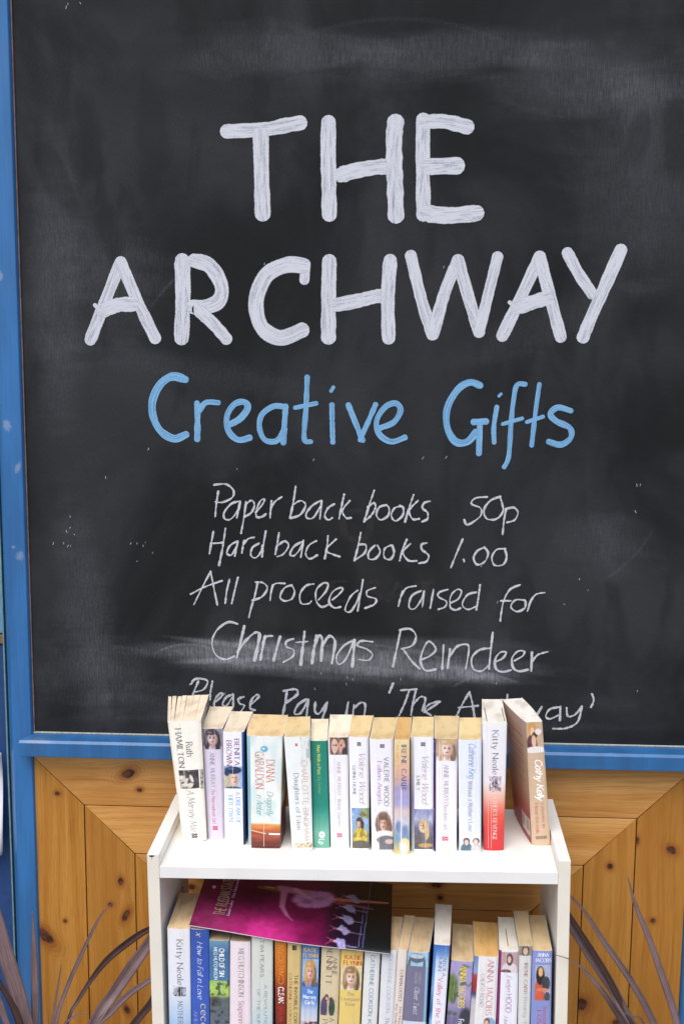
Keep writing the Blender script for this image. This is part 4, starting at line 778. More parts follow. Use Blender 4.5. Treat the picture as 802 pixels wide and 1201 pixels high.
GR = (96, 94, 98)
def mark(c=(60, 56, 60), v=.045, u_=.42, ch=.2, vl=.03): return ('88', u_, ch, v, v + vl, 'bold', c)
def pan(c, v): return [('88', .36, .28, v, v + .035, 'bold', c), ('...', .62 - .34, .1, v + .0, v + .035, 'bold', mixc(c, (160, 160, 160), .5))]
W_, K_ = (240, 238, 242), (42, 40, 44)
bands = lambda *st: [('grad', list(st)), ('noise', 3, 6, 20)]
TOPS = [
dict(label='cream leaning paperback with splayed pages, first in the top row', c=(244, 238, 224), cl=(226, 210, 184), cr=(120, 116, 112), pg='cream', bulge=.003, bow=.0015,
     fan=[(0, .08, 0, .07, .0), (.08, .18, .10, .20, .0006), (.18, .30, .235, .33, -.0004), (.30, .44, .345, .46, .0005), (.44, .62, .472, .63, 0), (.62, .8, .64, .8, .0004), (.8, 1, .808, 1, 0)],
     pics=[(.17, .40, .84, .555, [('fill', (206, 196, 184)), ('rect', 0, 0, .5, .3, (86, 78, 76)), ('rect', .55, 0, 1, 1, (74, 68, 70)), ('noise', 40, 7, 7), ('ell', .55, .6, .18, .35, (226, 214, 200)), ('ell', .3, .75, .2, .12, (228, 218, 204)), ('blot', (50, 46, 50), 6, 6, .55, .8)], 'spine_picture'), (.88, .40, .985, .56, [('fill', (190, 180, 168)), ('blot', (80, 76, 80), 3, 9, .5, .9)], 'spine_picture')],
     txt=[('HAMILTON', .21, .20, .06, .375, 'serif', (92, 92, 104)), ('Ruth', .50, .22, .17, .285, 'serif', (110, 110, 120)), ('A Mersey Mile', .40, .27, .57, .92, 'italic', (150, 146, 156)), ('88', .42, .24, .935, .97, 'bold', (48, 46, 50))]),
dict(label='thin lavender-white paperback with a pale face on its spine, second in the top row', c=(226, 216, 230), cl=(110, 96, 124), cr=(214, 204, 218), pg='cream',
     pics=[(.03, .0, .97, .185, portrait((66, 56, 64), (216, 190, 190), (196, 184, 196), (150, 140, 150), .5, .42, 1.1), 'spine_picture')],
     txt=[('ANNIE MURRAY', .36, .24, .215, .53, 'serif', (168, 156, 176)), ('The Narrowboat Girl', .36, .22, .545, .86, 'serif', (206, 120, 160))] + pan((216, 56, 106), .885)),
dict(label='white paperback with a girl in a dark blue beret on its spine', c=(240, 238, 246), cl=(120, 124, 150), cr=(32, 66, 120), pg='cream',
     pics=[(.90, 0, 1, 1, bands((0, (70, 100, 160)), (.2, (40, 80, 140)), (1, (20, 40, 80))), 'cover_edge'), (.02, .30, .9, .495, [('grad', [(0, (150, 176, 214)), (1, (170, 190, 220))]), ('ell', .2, .75, .22, .45, (196, 184, 160)), ('ell', .5, .62, .27, .42, (200, 180, 150)), ('noise', 24, 16, 5), ('ell', .56, .56, .2, .28, (232, 196, 176), .4), ('ell', .68, .6, .1, .2, (196, 150, 130), 1.2), ('ell', .5, .17, .46, .17, (36, 52, 84), .3), ('ell', .16, .3, .14, .14, (44, 62, 96), .4), ('ell', .4, .1, .2, .05, (80, 100, 136), 1.0), ('ell', .48, .5, .045, .03, (80, 60, 50), .6), ('ell', .66, .5, .045, .03, (80, 60, 50), .6), ('ell', .6, .7, .07, .03, (190, 90, 90), .6), ('ell', .5, 1.05, .5, .14, (70, 84, 120)), ('noise', 10, 12, 12)], 'spine_picture')],
     txt=[('BENITA', .55, .25, .06, .29, 'serif', (130, 70, 110)), ('BROWN', .16, .27, .075, .295, 'serif', (140, 60, 100)), ('A DREAM OF', .58, .22, .525, .81, 'serif', (120, 176, 214)), ('HER OWN', .22, .22, .56, .79, 'serif', (130, 184, 220))]),
dict(label='thick white and brown paperback with orange-brown sunset foot, fourth in the top row', c=(238, 238, 232), cl=(150, 190, 200), cr=(196, 190, 168), pg='tan', bulge=.0005, sq=1, fat=.006,
     pics=[(.0, .0, .09, .98, bands((0, (150, 196, 204)), (.5, (120, 170, 186)), (1, (170, 190, 196))), 'cover_edge'), (.09, .0, 1, .79, [('fill', (236, 238, 232)), ('blot', (206, 224, 222), 2, 5, .4, .7), ('blot', (234, 216, 190), 2, 4, .55, .5)], 'spine_print'), (.09, .775, 1, 1, [('grad', [(0, (240, 226, 196)), (.06, (222, 150, 84)), (.28, (190, 98, 50)), (.4, (160, 80, 50)), (.55, (170, 84, 60)), (.7, (120, 50, 38)), (1, (96, 44, 36))]), ('noise', 22, 2, 14), ('rect', .6, .40, 1, .46, (246, 240, 232)), ('line', 0, .3, .5, .42, .02, (230, 190, 160))], 'spine_picture'), (.38, .085, .60, .14, [('fill', (236, 238, 234)), ('ell', .5, .5, .5, .5, (110, 176, 200)), ('ell', .4, .45, .2, .15, (220, 236, 240))], 'emblem')],
     sides=[('r', [('grad', [(0, (206, 200, 180)), (.6, (206, 204, 178)), (.68, (120, 50, 36)), (1, (90, 34, 28))]), ('ell', .1, .4, .06, .12, (150, 110, 90)), ('noise', 10, 6, 6)], 'front_print')],
     txt=[('DIANA', .56, .25, .21, .405, 'serif', (206, 116, 96)), ('GABALDON', .24, .25, .14, .465, 'serif', (206, 112, 92)), ('Dragonfly', .58, .20, .49, .71, 'script', (110, 156, 150)), ('in Amber', .27, .20, .52, .71, 'script', (110, 156, 150))]),
dict(label='white paperback with salmon capitals down its spine, left of the green book', c=(234, 236, 232), cl=(222, 220, 222), cr=(214, 214, 210), pg='tan', bow=.002,
     pics=[(.62, 0, 1, .2, [('fill', (234, 236, 232)), ('blot', (180, 190, 184), 3, 3, .45, .9)], 'spine_picture'), (.1, .925, .98, .975, [('fill', (214, 208, 190)), ('blot', (150, 140, 110), 8, 3, .45, .9), ('blot', (240, 220, 180), 9, 4, .5, .8)], 'spine_picture')],
     txt=[('CHARLOTTE BINGHAM', .62, .26, .20, .91, 'sans', (214, 182, 168)), ('Daughters of Eden', .30, .22, .31, .81, 'serif', (150, 156, 164)), ('88', .42, .1, .055, .075, 'bold', (200, 60, 70))]),
dict(label='slim green paperback in the middle of the top row', c=(30, 130, 110), cl=(24, 104, 88), cr=(20, 80, 66), pg='cream', sq=1,
     pics=[(0, .0, 1, 1, [('grad', [(0, (32, 132, 112)), (.6, (34, 138, 118)), (.85, (120, 186, 164)), (1, (110, 176, 152))]), ('noise', 4, 5, 14)], 'spine_print'), (.34, .845, .72, .91, [('grad', [(0, (112, 182, 160)), (1, (112, 182, 160))]), ('ell', .5, .5, .5, .5, (240, 244, 240)), ('ell', .5, .5, .2, .12, (150, 190, 180))], 'emblem')],
     txt=[('Man With a Past', .38, .20, .04, .31, 'boldserif', (206, 210, 90)), ('Kay Stockham', .40, .17, .33, .49, 'italic', (150, 196, 130)), ('Lp', .36, .34, .92, .965, 'bold', (220, 236, 228))]),
dict(label='thin white paperback with two faces on top of its spine, right of the green book', c=(240, 236, 240), cl=(40, 96, 88), cr=(120, 112, 116), pg='cream',
     pics=[(.08, 0, .97, .155, [('fill', (150, 130, 124)), ('ell', .26, .5, .26, .62, (120, 80, 66)), ('ell', .28, .5, .2, .42, (220, 178, 160)), ('ell', .8, .3, .3, .4, (84, 66, 62)), ('ell', .68, .5, .19, .4, (206, 160, 140)), ('ell', .88, .85, .2, .3, (70, 60, 64)), ('ell', .22, .45, .05, .06, (80, 56, 50), .6), ('ell', .36, .45, .05, .06, (80, 56, 50), .6), ('ell', .64, .45, .05, .06, (80, 56, 50), .6), ('noise', 16, 10, 10)], 'spine_picture')],
     txt=[('ANNIE MURRAY', .42, .21, .215, .52, 'serif', (206, 186, 196)), ('Water Gypsies', .42, .2, .55, .80, 'serif', (180, 180, 186))] + pan((222, 70, 110), .86)),
dict(label='white paperback with a woman in a yellow dress at the foot of its spine', c=(240, 238, 242), cl=(200, 196, 204), cr=(60, 56, 64), pg='tan',
     pics=[(.1, .625, .99, .985, [('grad', [(0, (130, 160, 206)), (.4, (150, 180, 214)), (1, (120, 116, 96))]), ('ell', .85, .1, .35, .16, (150, 160, 120)), ('ell', .5, .75, .42, .28, (206, 182, 70)), ('blot', (130, 110, 60), 5, 6, .55, .7), ('ell', .44, .36, .19, .13, (70, 56, 50)), ('ell', .62, .42, .1, .1, (70, 56, 50)), ('ell', .4, .38, .11, .1, (230, 196, 170), .4), ('ell', .46, .40, .05, .08, (190, 146, 120), 1.2), ('ell', .4, .30, .13, .035, (84, 66, 56), .8), ('noise', 24, 10, 18), ('ell', .5, .95, .6, .15, (100, 96, 84)), ('noise', 16, 9, 16)], 'spine_picture')],
     txt=[mark(), ('Valerie Wood', .50, .34, .13, .585, 'script', (196, 168, 184)), ('GOING HOME', .18, .16, .25, .51, 'serif', (120, 116, 124))]),
dict(label='white paperback with a curly brown-haired woman at the foot of its spine', c=(238, 234, 240), cl=(96, 88, 100), cr=(160, 154, 162), pg='tan', bow=-.0015,
     pics=[(.14, .62, .99, .98, [('fill', (238, 234, 240)), ('ell', .48, .36, .42, .3, (136, 104, 88), .3), ('ell', .3, .52, .2, .2, (130, 98, 84), .3), ('ell', .75, .5, .2, .2, (130, 98, 84), .3), ('noise', 34, 16, 16), ('ell', .46, .38, .16, .16, (222, 184, 166), .4), ('ell', .56, .40, .07, .12, (180, 130, 110), 1.2), ('ell', .46, .22, .16, .05, (120, 90, 76), .8), ('ell', .52, .62, .5, .1, (232, 226, 222)), ('ell', .62, .85, .6, .2, (112, 112, 118)), ('ell', .8, .8, .24, .06, (200, 178, 168)), ('ell', .02, .92, .22, .16, (244, 240, 242)), ('ell', .4, .33, .035, .016, (70, 50, 44), .6), ('ell', .53, .33, .035, .016, (70, 50, 44), .6), ('ell', .46, .44, .05, .016, (170, 90, 84), .6), ('noise', 14, 12, 14)], 'spine_picture')],
     txt=[mark(u_=.44), ('VALERIE WOOD', .60, .22, .165, .59, 'sans', (120, 116, 124)), ('Fallen Angels', .32, .2, .2, .575, 'serif', (196, 150, 184))]),
dict(label='slim yellow and purple paperback with dark blue author capitals, in the top row', c=(232, 206, 160), cl=(150, 120, 100), cr=(60, 50, 56), pg='orange',
     pics=[(.02, 0, .98, 1, [('grad', [(0, (236, 214, 160)), (.12, (232, 200, 150)), (.3, (226, 180, 160)), (.42, (168, 156, 196)), (.56, (164, 160, 206)), (.62, (214, 190, 184)), (.72, (200, 200, 214)), (.86, (110, 150, 180)), (1, (226, 196, 120))]), ('noise', 10, 4, 26), ('rect', 0, 0, 0, 0, (0, 0, 0)), ('ell', .3, .76, .2, .05, (110, 130, 170), .8), ('ell', .7, .8, .2, .05, (120, 140, 180), .8), ('ell', .7, .93, .36, .07, (240, 214, 150)), ('ell', .66, .95, .2, .05, (244, 226, 220)), ('rect', .44, .42, .48, 1, (226, 222, 230))], 'spine_print')],
     txt=[('IRENE CARR', .48, .32, .045, .43, 'serif', (60, 70, 120)), ("MARY'S CHILD", .12, .2, .05, .41, 'serif', (214, 170, 110))], crease=[.33]),
dict(label='white paperback with a long-haired blonde woman at the foot of its spine', c=(240, 238, 240), cl=(150, 140, 160), cr=(140, 134, 150), pg='tan', bow=.001,
     pics=[(0, 0, .15, 1, bands((0, (214, 206, 200)), (.3, (196, 180, 180)), (.55, (140, 132, 170)), (1, (190, 196, 190))), 'cover_edge'), (.15, .625, .99, .98, [('grad', [(0, (140, 142, 184)), (.25, (176, 178, 206)), (.45, (120, 118, 150)), (1, (96, 92, 90))]), ('ell', .52, .85, .5, .3, (104, 98, 100)), ('ell', .5, .42, .26, .17, (214, 188, 140), .3), ('ell', .68, .56, .12, .2, (206, 176, 126), .3), ('noise', 26, 14, 12), ('ell', .42, .43, .13, .11, (226, 192, 170), .4), ('ell', .5, .44, .05, .08, (180, 140, 116), 1.2), ('ell', .42, .33, .14, .04, (200, 170, 124), .8), ('ell', .42, .49, .05, .012, (180, 96, 90), .8), ('noise', 20, 16, 8), ('ell', .6, .9, .4, .05, (190, 150, 96)), ('ell', .37, .41, .03, .014, (70, 50, 44), .6), ('ell', .48, .41, .03, .014, (70, 50, 44), .6)], 'spine_picture')],
     txt=[mark(u_=.46), ('Valerie Wood', .50, .32, .15, .58, 'script', (190, 176, 180)), ('EMILY', .26, .16, .335, .46, 'serif', (130, 126, 134))]),
dict(label='white paperback with purple edge and a fair-haired face on top of its spine', c=(242, 238, 242), cl=(74, 40, 110), cr=(214, 206, 214), pg='tan',
     pics=[(0, 0, .075, 1, bands((0, (84, 50, 120)), (1, (70, 40, 110))), 'cover_edge'), (.08, 0, .99, .195, portrait((200, 168, 124), (240, 214, 204), (236, 226, 226), (190, 160, 130), .52, .4, 1.15), 'spine_picture')],
     txt=[('ANNIE MURRAY', .42, .22, .23, .55, 'serif', (176, 164, 176)), ('Chocolate Girls', .42, .21, .56, .81, 'serif', (184, 176, 180))] + pan((222, 60, 100), .865)),
dict(label='pale blue-white paperback with two figures at the foot, left of the red-footed book', c=(228, 232, 242), cl=(206, 212, 224), cr=(200, 204, 214), pg='tan',
     pics=[(.06, .87, .98, .985, [('fill', (226, 230, 240)), ('ell', .3, .9, .3, .5, (86, 116, 130)), ('ell', .78, .95, .26, .55, (206, 200, 196)), ('ell', .3, .28, .17, .3, (84, 80, 80)), ('ell', .3, .36, .11, .22, (220, 190, 176)), ('ell', .78, .26, .17, .26, (110, 96, 92)), ('ell', .76, .34, .11, .22, (226, 200, 188)), ('noise', 18, 10, 6)], 'spine_picture')],
     txt=[('Catherine King', .45, .32, .03, .345, 'script', (110, 140, 190)), ("Without a Mother's Love", .42, .22, .365, .81, 'serif', (150, 140, 160))]),
dict(label='tall paperback fading from white to bright red at its foot', c=(236, 232, 236), cl=(226, 222, 226), cr=(222, 190, 186), pg='white', bulge=.0022, gapline=[.22, .93],
     pics=[(0, 0, 1, 1, [('grad', [(0, (236, 234, 236)), (.45, (236, 230, 232)), (.56, (236, 190, 170)), (.72, (226, 90, 72)), (.85, (214, 60, 58)), (1, (206, 48, 52))]), ('noise', 3, 5, 20), ('rect', 0, .0, .02, .8, (196, 190, 196))], 'spine_print'), (.28, .405, .80, .53, [('grad', [(0, (236, 231, 233)), (1, (236, 206, 192))]), ('blot', (120, 100, 120), 5, 5, .35, .8), ('ell', .45, .5, .22, .2, (80, 66, 84), .6), ('blot', (230, 220, 226), 7, 7, .5, .6)], 'emblem')],
     txt=[('Kitty Neale', .42, .26, .05, .39, 'serif', (120, 116, 122)), ("A FATHER'S REVENGE", .44, .21, .50, .915, 'serif', (246, 214, 206))]),
dict(label='tan paperback leaning against the right end of the top shelf', c=(206, 178, 148), cl=(196, 166, 138), cr=(190, 160, 130), pg='white', bulge=.0006, sq=1, fat=.004,
     sides=[('l', [('grad', [(0, (206, 184, 164)), (.55, (190, 158, 130)), (.72, (176, 110, 90)), (.85, (160, 44, 60)), (1, (150, 40, 56))]), ('noise', 8, 5, 5)] + [('line', .12, .10 + .04 * q, .82, .10 + .04 * q, .006, (160, 132, 108)) for q in range(12)] + [('rect', .04, .80, .40, .95, (226, 214, 206))] + [('rect', .08 + .04 * q, .815, .095 + .04 * q, .915, (70, 56, 56)) for q in range(8)], 'back_print')],
     pics=[(.02, .0, .98, .245, [('fill', (198, 168, 138)), ('ell', .36, .3, .26, .36, (204, 150, 84)), ('ell', .36, .34, .14, .17, (232, 192, 160)), ('ell', .3, .7, .32, .28, (100, 60, 66)), ('ell', .5, .42, .16, .1, (70, 46, 40)), ('ell', .42, .62, .14, .2, (226, 186, 156)), ('ell', .72, .32, .2, .1, (236, 228, 222)), ('ell', .5, .95, .7, .16, (238, 230, 224)), ('noise', 12, 8, 8)], 'spine_picture')],
     txt=[('Cathy Kelly', .42, .40, .30, .635, 'brush', (250, 246, 240)), ('Lessons in', .62, .2, .66, .855, 'serif', (206, 120, 104)), ('Heartbreak', .26, .22, .655, .90, 'serif', (206, 120, 104)), ('HARPER', .3, .1, .935, .955, 'bold', (90, 72, 64)) if False else ('SSSSSS', .22, .82, .925, .945, 'bold', (96, 78, 68), 1)]),
]
BOTS = [
dict(label='white paperback fading to pale blue, first in the lower row under the magazine corner', c=(228, 228, 234), cl=(190, 196, 210), cr=(206, 210, 220), pg='brown', bulge=.002,
     pics=[(0, 0, 1, 1, [('grad', [(0, (232, 230, 232)), (.5, (226, 228, 236)), (.75, (176, 200, 226)), (1, (120, 160, 206))]), ('noise', 3, 5, 20)], 'spine_print'), (.22, .47, .8, .57, [('fill', (226, 228, 236)), ('ell', .5, .5, .46, .4, (160, 160, 170), .8), ('rect', .42, .1, .58, .9, (40, 40, 50)), ('blot', (60, 60, 70), 5, 5, .5, .8)], 'emblem')],
     txt=[('Kitty Neale', .42, .28, .09, .46, 'serif', (120, 116, 120)), ("MOTHER'S RUIN", .42, .24, .60, .95, 'serif', (110, 110, 124))]),
dict(label='bright blue paperback with white handwriting down its spine', c=(52, 84, 168), cl=(30, 50, 110), cr=(34, 56, 120), pg='cream',
     pics=[(0, 0, 1, 1, bands((0, (48, 80, 160)), (.6, (58, 92, 184)), (1, (54, 84, 172))), 'spine_print')],
     txt=[('How to Fall in Love', .36, .34, .10, .58, 'script', (216, 216, 236)), ('x', .3, .4, .02, .06, 'script', (206, 200, 130)), ('cecelia', .52, .42, .62, .92, 'serif', (206, 196, 150)), ('AHERN', .14, .2, .68, .86, 'serif', (140, 150, 190))]),
dict(label='paperback with blue top, green field and grey buildings on its spine', c=(70, 106, 150), cl=(60, 84, 110), cr=(36, 60, 90), pg='brown', bow=.0015,
     pics=[(0, 0, 1, .36, bands((0, (110, 150, 176)), (.3, (66, 106, 150)), (1, (72, 120, 160))), 'spine_print'), (0, .36, 1, 1, [('grad', [(0, (150, 190, 100)), (.12, (176, 204, 96)), (.22, (160, 190, 90)), (.26, (90, 100, 96)), (.6, (96, 104, 112)), (1, (60, 66, 76))]), ('noise', 16, 9, 30), ('ell', .3, .3, .3, .07, (86, 84, 80)), ('blot', (40, 44, 54), 6, 20, .55, .7)], 'spine_picture')],
     txt=[('CHILD OF SIN', .52, .26, .07, .32, 'bold', (226, 232, 230)), ('MEG HUTCHINSON', .24, .2, .06, .35, 'bold', (200, 214, 222))]),
dict(label='pale pink paperback with grey author capitals, in the lower row', c=(232, 218, 222), cl=(206, 196, 200), cr=(160, 140, 140), pg='brown', bow=.001,
     txt=[('MEG HUTCHINSON', .42, .28, .06, .50, 'serif', (160, 140, 136)), ('Sixpenny Girl', .42, .28, .54, .9, 'serif', (196, 140, 160))]),
dict(label='wide grey-green paperback with widely spaced capitals, in the lower row', c=(212, 212, 200), cl=(190, 190, 180), cr=(190, 196, 190), pg='white',
     pics=[(0, 0, 1, 1, bands((0, (214, 214, 202)), (.6, (208, 212, 206)), (.85, (176, 204, 210)), (1, (160, 196, 206))), 'spine_print')],
     txt=[('TIM PEARS', .42, .18, .03, .35, 'sans', (120, 124, 126)), ('A REVOLUTION', .60, .15, .42, .82, 'sans', (140, 146, 150)), ('OF THE SUN', .27, .15, .46, .78, 'sans', (140, 146, 150))]),
dict(label='slim orange to dark red paperback in the lower row', c=(150, 60, 30), cl=(90, 30, 20), cr=(60, 24, 20), pg='tan',
     pics=[(0, 0, 1, 1, bands((0, (206, 130, 40)), (.3, (196, 100, 30)), (.45, (140, 50, 30)), (.75, (110, 30, 24)), (1, (50, 20, 20))), 'spine_print')],
     txt=[('McDERMID', .3, .5, .06, .40, 'sans', (230, 150, 50)), ('CLEAN', .3, .5, .43, .57, 'bold', (240, 232, 224)), ('BREAK', .3, .5, .60, .74, 'sans', (206, 60, 40))]),
dict(label='slim tan paperback with small black square mark near its top', c=(212, 184, 124), cl=(160, 130, 80), cr=(180, 150, 96), pg='tan',
     pics=[(.36, .045, .66, .09, [('fill', (50, 46, 40)), ('noise', 60, 5, 5)], 'emblem')],
     txt=[('THE INVISIBLE CORD', .54, .26, .31, .78, 'sans', (70, 56, 50)), ('CATHERINE COOKSON', .14, .24, .30, .79, 'serif', (170, 96, 60))]),
dict(label='blue paperback with a smiling long-haired blonde woman on its spine', c=(80, 126, 180), cl=(60, 80, 120), cr=(24, 32, 66), pg='tan',
     pics=[(.03, 0, .97, 1, bands((0, (74, 124, 180)), (.12, (90, 136, 190)), (.5, (84, 134, 206)), (.62, (190, 200, 220)), (.72, (214, 210, 214)), (1, (170, 130, 130))), 'spine_print'), (.06, .145, .96, .40, portrait((196, 150, 84), (232, 180, 146), (88, 90, 150), (150, 180, 214), .5, .40, 1.05), 'spine_picture'), (.06, .72, .96, .99, [('fill', (206, 196, 200)), ('blot', (130, 60, 60), 9, 8, .42, .9), ('blot', (60, 60, 80), 10, 9, .5, .8)], 'spine_picture')],
     txt=[('KATIE', .14, .86, .045, .08, 'boldserif', (226, 176, 80), 1), ('FLYNN', .1, .9, .095, .13, 'boldserif', (226, 176, 80), 1), ('The', .36, .68, .425, .46, 'boldserif', (240, 240, 244), 1), ('Mersey', .14, .88, .475, .51, 'boldserif', (240, 240, 244), 1), ('Girls', .26, .78, .525, .56, 'boldserif', (240, 240, 244), 1)]),
dict(label='beige paperback with two women in long dresses on its spine', c=(214, 196, 160), cl=(150, 140, 120), cr=(196, 180, 150), pg='cream',
     pics=[(.04, .45, .96, .66, [('grad', [(0, (214, 196, 160)), (.6, (200, 180, 150)), (1, (212, 192, 158))]), ('ell', .2, .7, .2, .5, (84, 76, 110)), ('ell', .34, .22, .12, .16, (96, 64, 56)), ('ell', .66, .65, .18, .4, (56, 76, 56)), ('ell', .6, .3, .1, .12, (86, 66, 56)), ('ell', .36, .25, .06, .08, (220, 180, 150)), ('noise', 16, 9, 9)], 'spine_picture')],
     txt=[('BENNETT', .30, .30, .02, .37, 'serif', (120, 106, 96)), ('ANNE', .62, .24, .12, .29, 'serif', (140, 120, 104)), ("A Sister's", .55, .28, .68, .95, 'serif', (150, 136, 120)), ('Promise', .2, .28, .70, .93, 'serif', (150, 136, 120))]),
dict(label='yellow paperback with a wavy-haired woman on its spine, near the middle of the lower row', c=(232, 200, 110), cl=(210, 176, 90), cr=(90, 80, 80), pg='tan',
     pics=[(.04, .15, .97, .385, portrait((150, 116, 76), (238, 206, 184), (226, 216, 204), (222, 206, 170), .5, .42, 1.1), 'spine_picture'), (0, .385, 1, 1, bands((0, (232, 200, 108)), (.6, (228, 200, 120)), (1, (232, 210, 140))), 'spine_print')],
     txt=[('KATIE', .2, .92, .045, .085, 'boldserif', (206, 100, 70), 1), ('FLYNN', .14, .94, .10, .14, 'boldserif', (206, 100, 70), 1), ('The', .34, .66, .405, .44, 'serif', (130, 130, 136), 1), ('Liverpool', .1, .9, .455, .49, 'serif', (130, 130, 136), 1), ('Rose', .3, .72, .505, .54, 'serif', (130, 130, 136), 1)]),
dict(label='off-white paperback with slate blue capitals, right of the yellow paperback', c=(222, 222, 218), cl=(200, 200, 198), cr=(226, 220, 212), pg='cream',
     txt=[('CATHERINE COOKSON', .40, .28, .06, .64, 'sans', (110, 136, 160)), ('Katie', .4, .26, .68, .86, 'sans', (110, 136, 160))]),
dict(label='off-white paperback with pale grey capitals, touching the magazine corner', c=(220, 220, 222), cl=(204, 204, 206), cr=(206, 204, 206), pg='brown',
     txt=[('CATHERINE COOKSON', .46, .28, .04, .60, 'sans', (184, 188, 194)), ('The Round', .44, .28, .65, .92, 'sans', (110, 150, 170))]),
dict(label='very slim pinkish cream paperback in the lower row', c=(228, 214, 204), cl=(206, 194, 186), cr=(100, 84, 100), pg='brown',
     txt=[('CONAN DOYLE', .4, .36, .19, .50, 'serif', (90, 80, 84)), ('The Hound of', .56, .26, .54, .82, 'serif', (140, 116, 110)), ('the Baskervilles', .14, .26, .52, .86, 'serif', (140, 116, 110))]),
dict(label='mauve-grey paperback with an empty bowl pictured on a light blue top', c=(120, 116, 140), cl=(60, 50, 80), cr=(130, 170, 206), pg='brown', bow=-.001,
     pics=[(0, 0, 1, .14, [('fill', (160, 196, 220)), ('ell', .44, .42, .38, .34, (96, 104, 116)), ('ell', .44, .3, .34, .16, (190, 200, 208)), ('ell', .1, .8, .06, .3, (90, 96, 104)), ('ell', .8, .8, .06, .3, (90, 96, 104)), ('noise', 14, 8, 6)], 'spine_picture'), (.88, .14, 1, 1, bands((0, (150, 190, 220)), (1, (130, 170, 206))), 'cover_edge'), (0, .68, 1, 1, [('fill', (206, 214, 222)), ('noise', 10, 5, 5)], 'spine_print')],
     txt=[('CHARLES', .58, .12, .2, .31, 'serif', (180, 176, 190)), ('DICKENS', .40, .12, .2, .31, 'serif', (180, 176, 190)), ('Oliver Twist', .42, .24, .345, .61, 'italic', (226, 224, 236))]),
dict(label='tall paperback with blue spine top and white pages, standing higher than its row', c=(226, 230, 240), cl=(110, 150, 200), cr=(30, 34, 90), pg='white', bulge=.0004,
     pics=[(0, 0, 1, 1, [('grad', [(0, (56, 106, 180)), (.06, (90, 136, 200)), (.14, (190, 206, 230)), (.3, (232, 232, 240)), (1, (236, 234, 240))]), ('noise', 4, 4, 20)], 'spine_print'), (0, 0, .16, 1, bands((0, (60, 106, 180)), (.4, (120, 166, 214)), (.6, (40, 90, 150)), (.7, (130, 176, 216)), (1, (90, 130, 190))), 'cover_edge')],
     txt=[('CAROLA', .64, .22, .07, .28, 'serif', (110, 120, 150)), ('DUNN', .36, .22, .08, .23, 'serif', (120, 130, 156)), ('Valley of the Shadow', .40, .32, .295, .90, 'serif', (206, 110, 140))]),
dict(label='lavender paperback with green plants and yellow capitals on its spine', c=(160, 146, 190), cl=(110, 100, 140), cr=(60, 46, 70), pg='brown', bow=-.002,
     pics=[(0, 0, 1, 1, [('grad', [(0, (168, 156, 200)), (.4, (172, 156, 196)), (.6, (120, 110, 150)), (1, (90, 90, 110))]), ('noise', 10, 5, 9), ('ell', .12, .30, .26, .15, (100, 120, 60), .6), ('blot', (70, 90, 50), 5, 16, .56, .7), ('ell', .8, .6, .25, .1, (60, 60, 70), .6)], 'spine_print')],
     txt=[('ANNA JACOBS', .44, .30, .05, .50, 'boldserif', (226, 206, 80)), ("Freedom's Land", .5, .26, .62, .95, 'bold', (226, 224, 230))]),
dict(label='thick white paperback with rose author capitals and a red and blue left edge', c=(232, 228, 226), cl=(110, 100, 110), cr=(206, 200, 200), pg='orange', bow=.001,
     pics=[(0, 0, .18, 1, [('grad', [(0, (110, 130, 176)), (.16, (140, 160, 200)), (.2, (170, 60, 60)), (.34, (150, 44, 50)), (.38, (70, 74, 110)), (.44, (190, 186, 190)), (1, (206, 200, 200))]), ('noise', 10, 4, 24)], 'cover_edge'), (.42, .60, .98, .76, [('fill', (232, 228, 226)), ('ell', .6, .5, .42, .46, (140, 176, 206)), ('ell', .42, .3, .2, .22, (120, 76, 56)), ('ell', .4, .4, .13, .17, (226, 186, 160)), ('noise', 10, 8, 8)], 'spine_picture')],
     txt=[('ANNA JACOBS', .58, .26, .03, .585, 'serif', (206, 140, 150)), ('CALICO ROAD', .34, .15, .17, .5, 'serif', (150, 140, 136))]),
dict(label='white paperback with magenta edge and a seated dark-haired woman on top of its spine', c=(232, 230, 236), cl=(110, 24, 84), cr=(150, 140, 146), pg='white', gapline=[.5],
     pics=[(0, 0, .12, 1, bands((0, (120, 30, 90)), (1, (140, 36, 104))), 'cover_edge'), (.12, .015, .98, .205, [('fill', (186, 156, 156)), ('noise', 12, 4, 4), ('ell', .5, .85, .46, .34, (222, 210, 212)), ('ell', .5, .36, .2, .3, (96, 70, 64)), ('ell', .48, .36, .11, .17, (222, 180, 164)), ('ell', .3, .95, .3, .1, (120, 84, 84)), ('noise', 12, 10, 10)], 'spine_picture')],
     txt=[('Evelyn', .44, .26, .235, .39, 'script', (170, 130, 170)), ('HOOD', .42, .3, .41, .58, 'sans', (170, 134, 176)), ('Honey Street', .36, .2, .62, .92, 'script', (176, 150, 176))]),
dict(label='slim pale grey paperback with a small face on top, next to the periwinkle one', c=(214, 212, 208), cl=(96, 84, 90), cr=(26, 34, 90), pg='brown',
     pics=[(.02, 0, .97, .085, [('fill', (150, 136, 116)), ('ell', .5, .5, .3, .6, (70, 60, 54)), ('ell', .5, .55, .2, .4, (216, 180, 156)), ('noise', 24, 8, 8)], 'spine_picture')],
     txt=[('IRENE CARR', .44, .28, .15, .43, 'serif', (170, 100, 110)), ('Rising Tide', .44, .28, .46, .8, 'serif', (176, 182, 170))]),
dict(label='periwinkle blue paperback with a girl in orange holding a dog, rightmost in the lower row', c=(134, 146, 200), cl=(40, 50, 110), cr=(24, 36, 100), pg='brown',
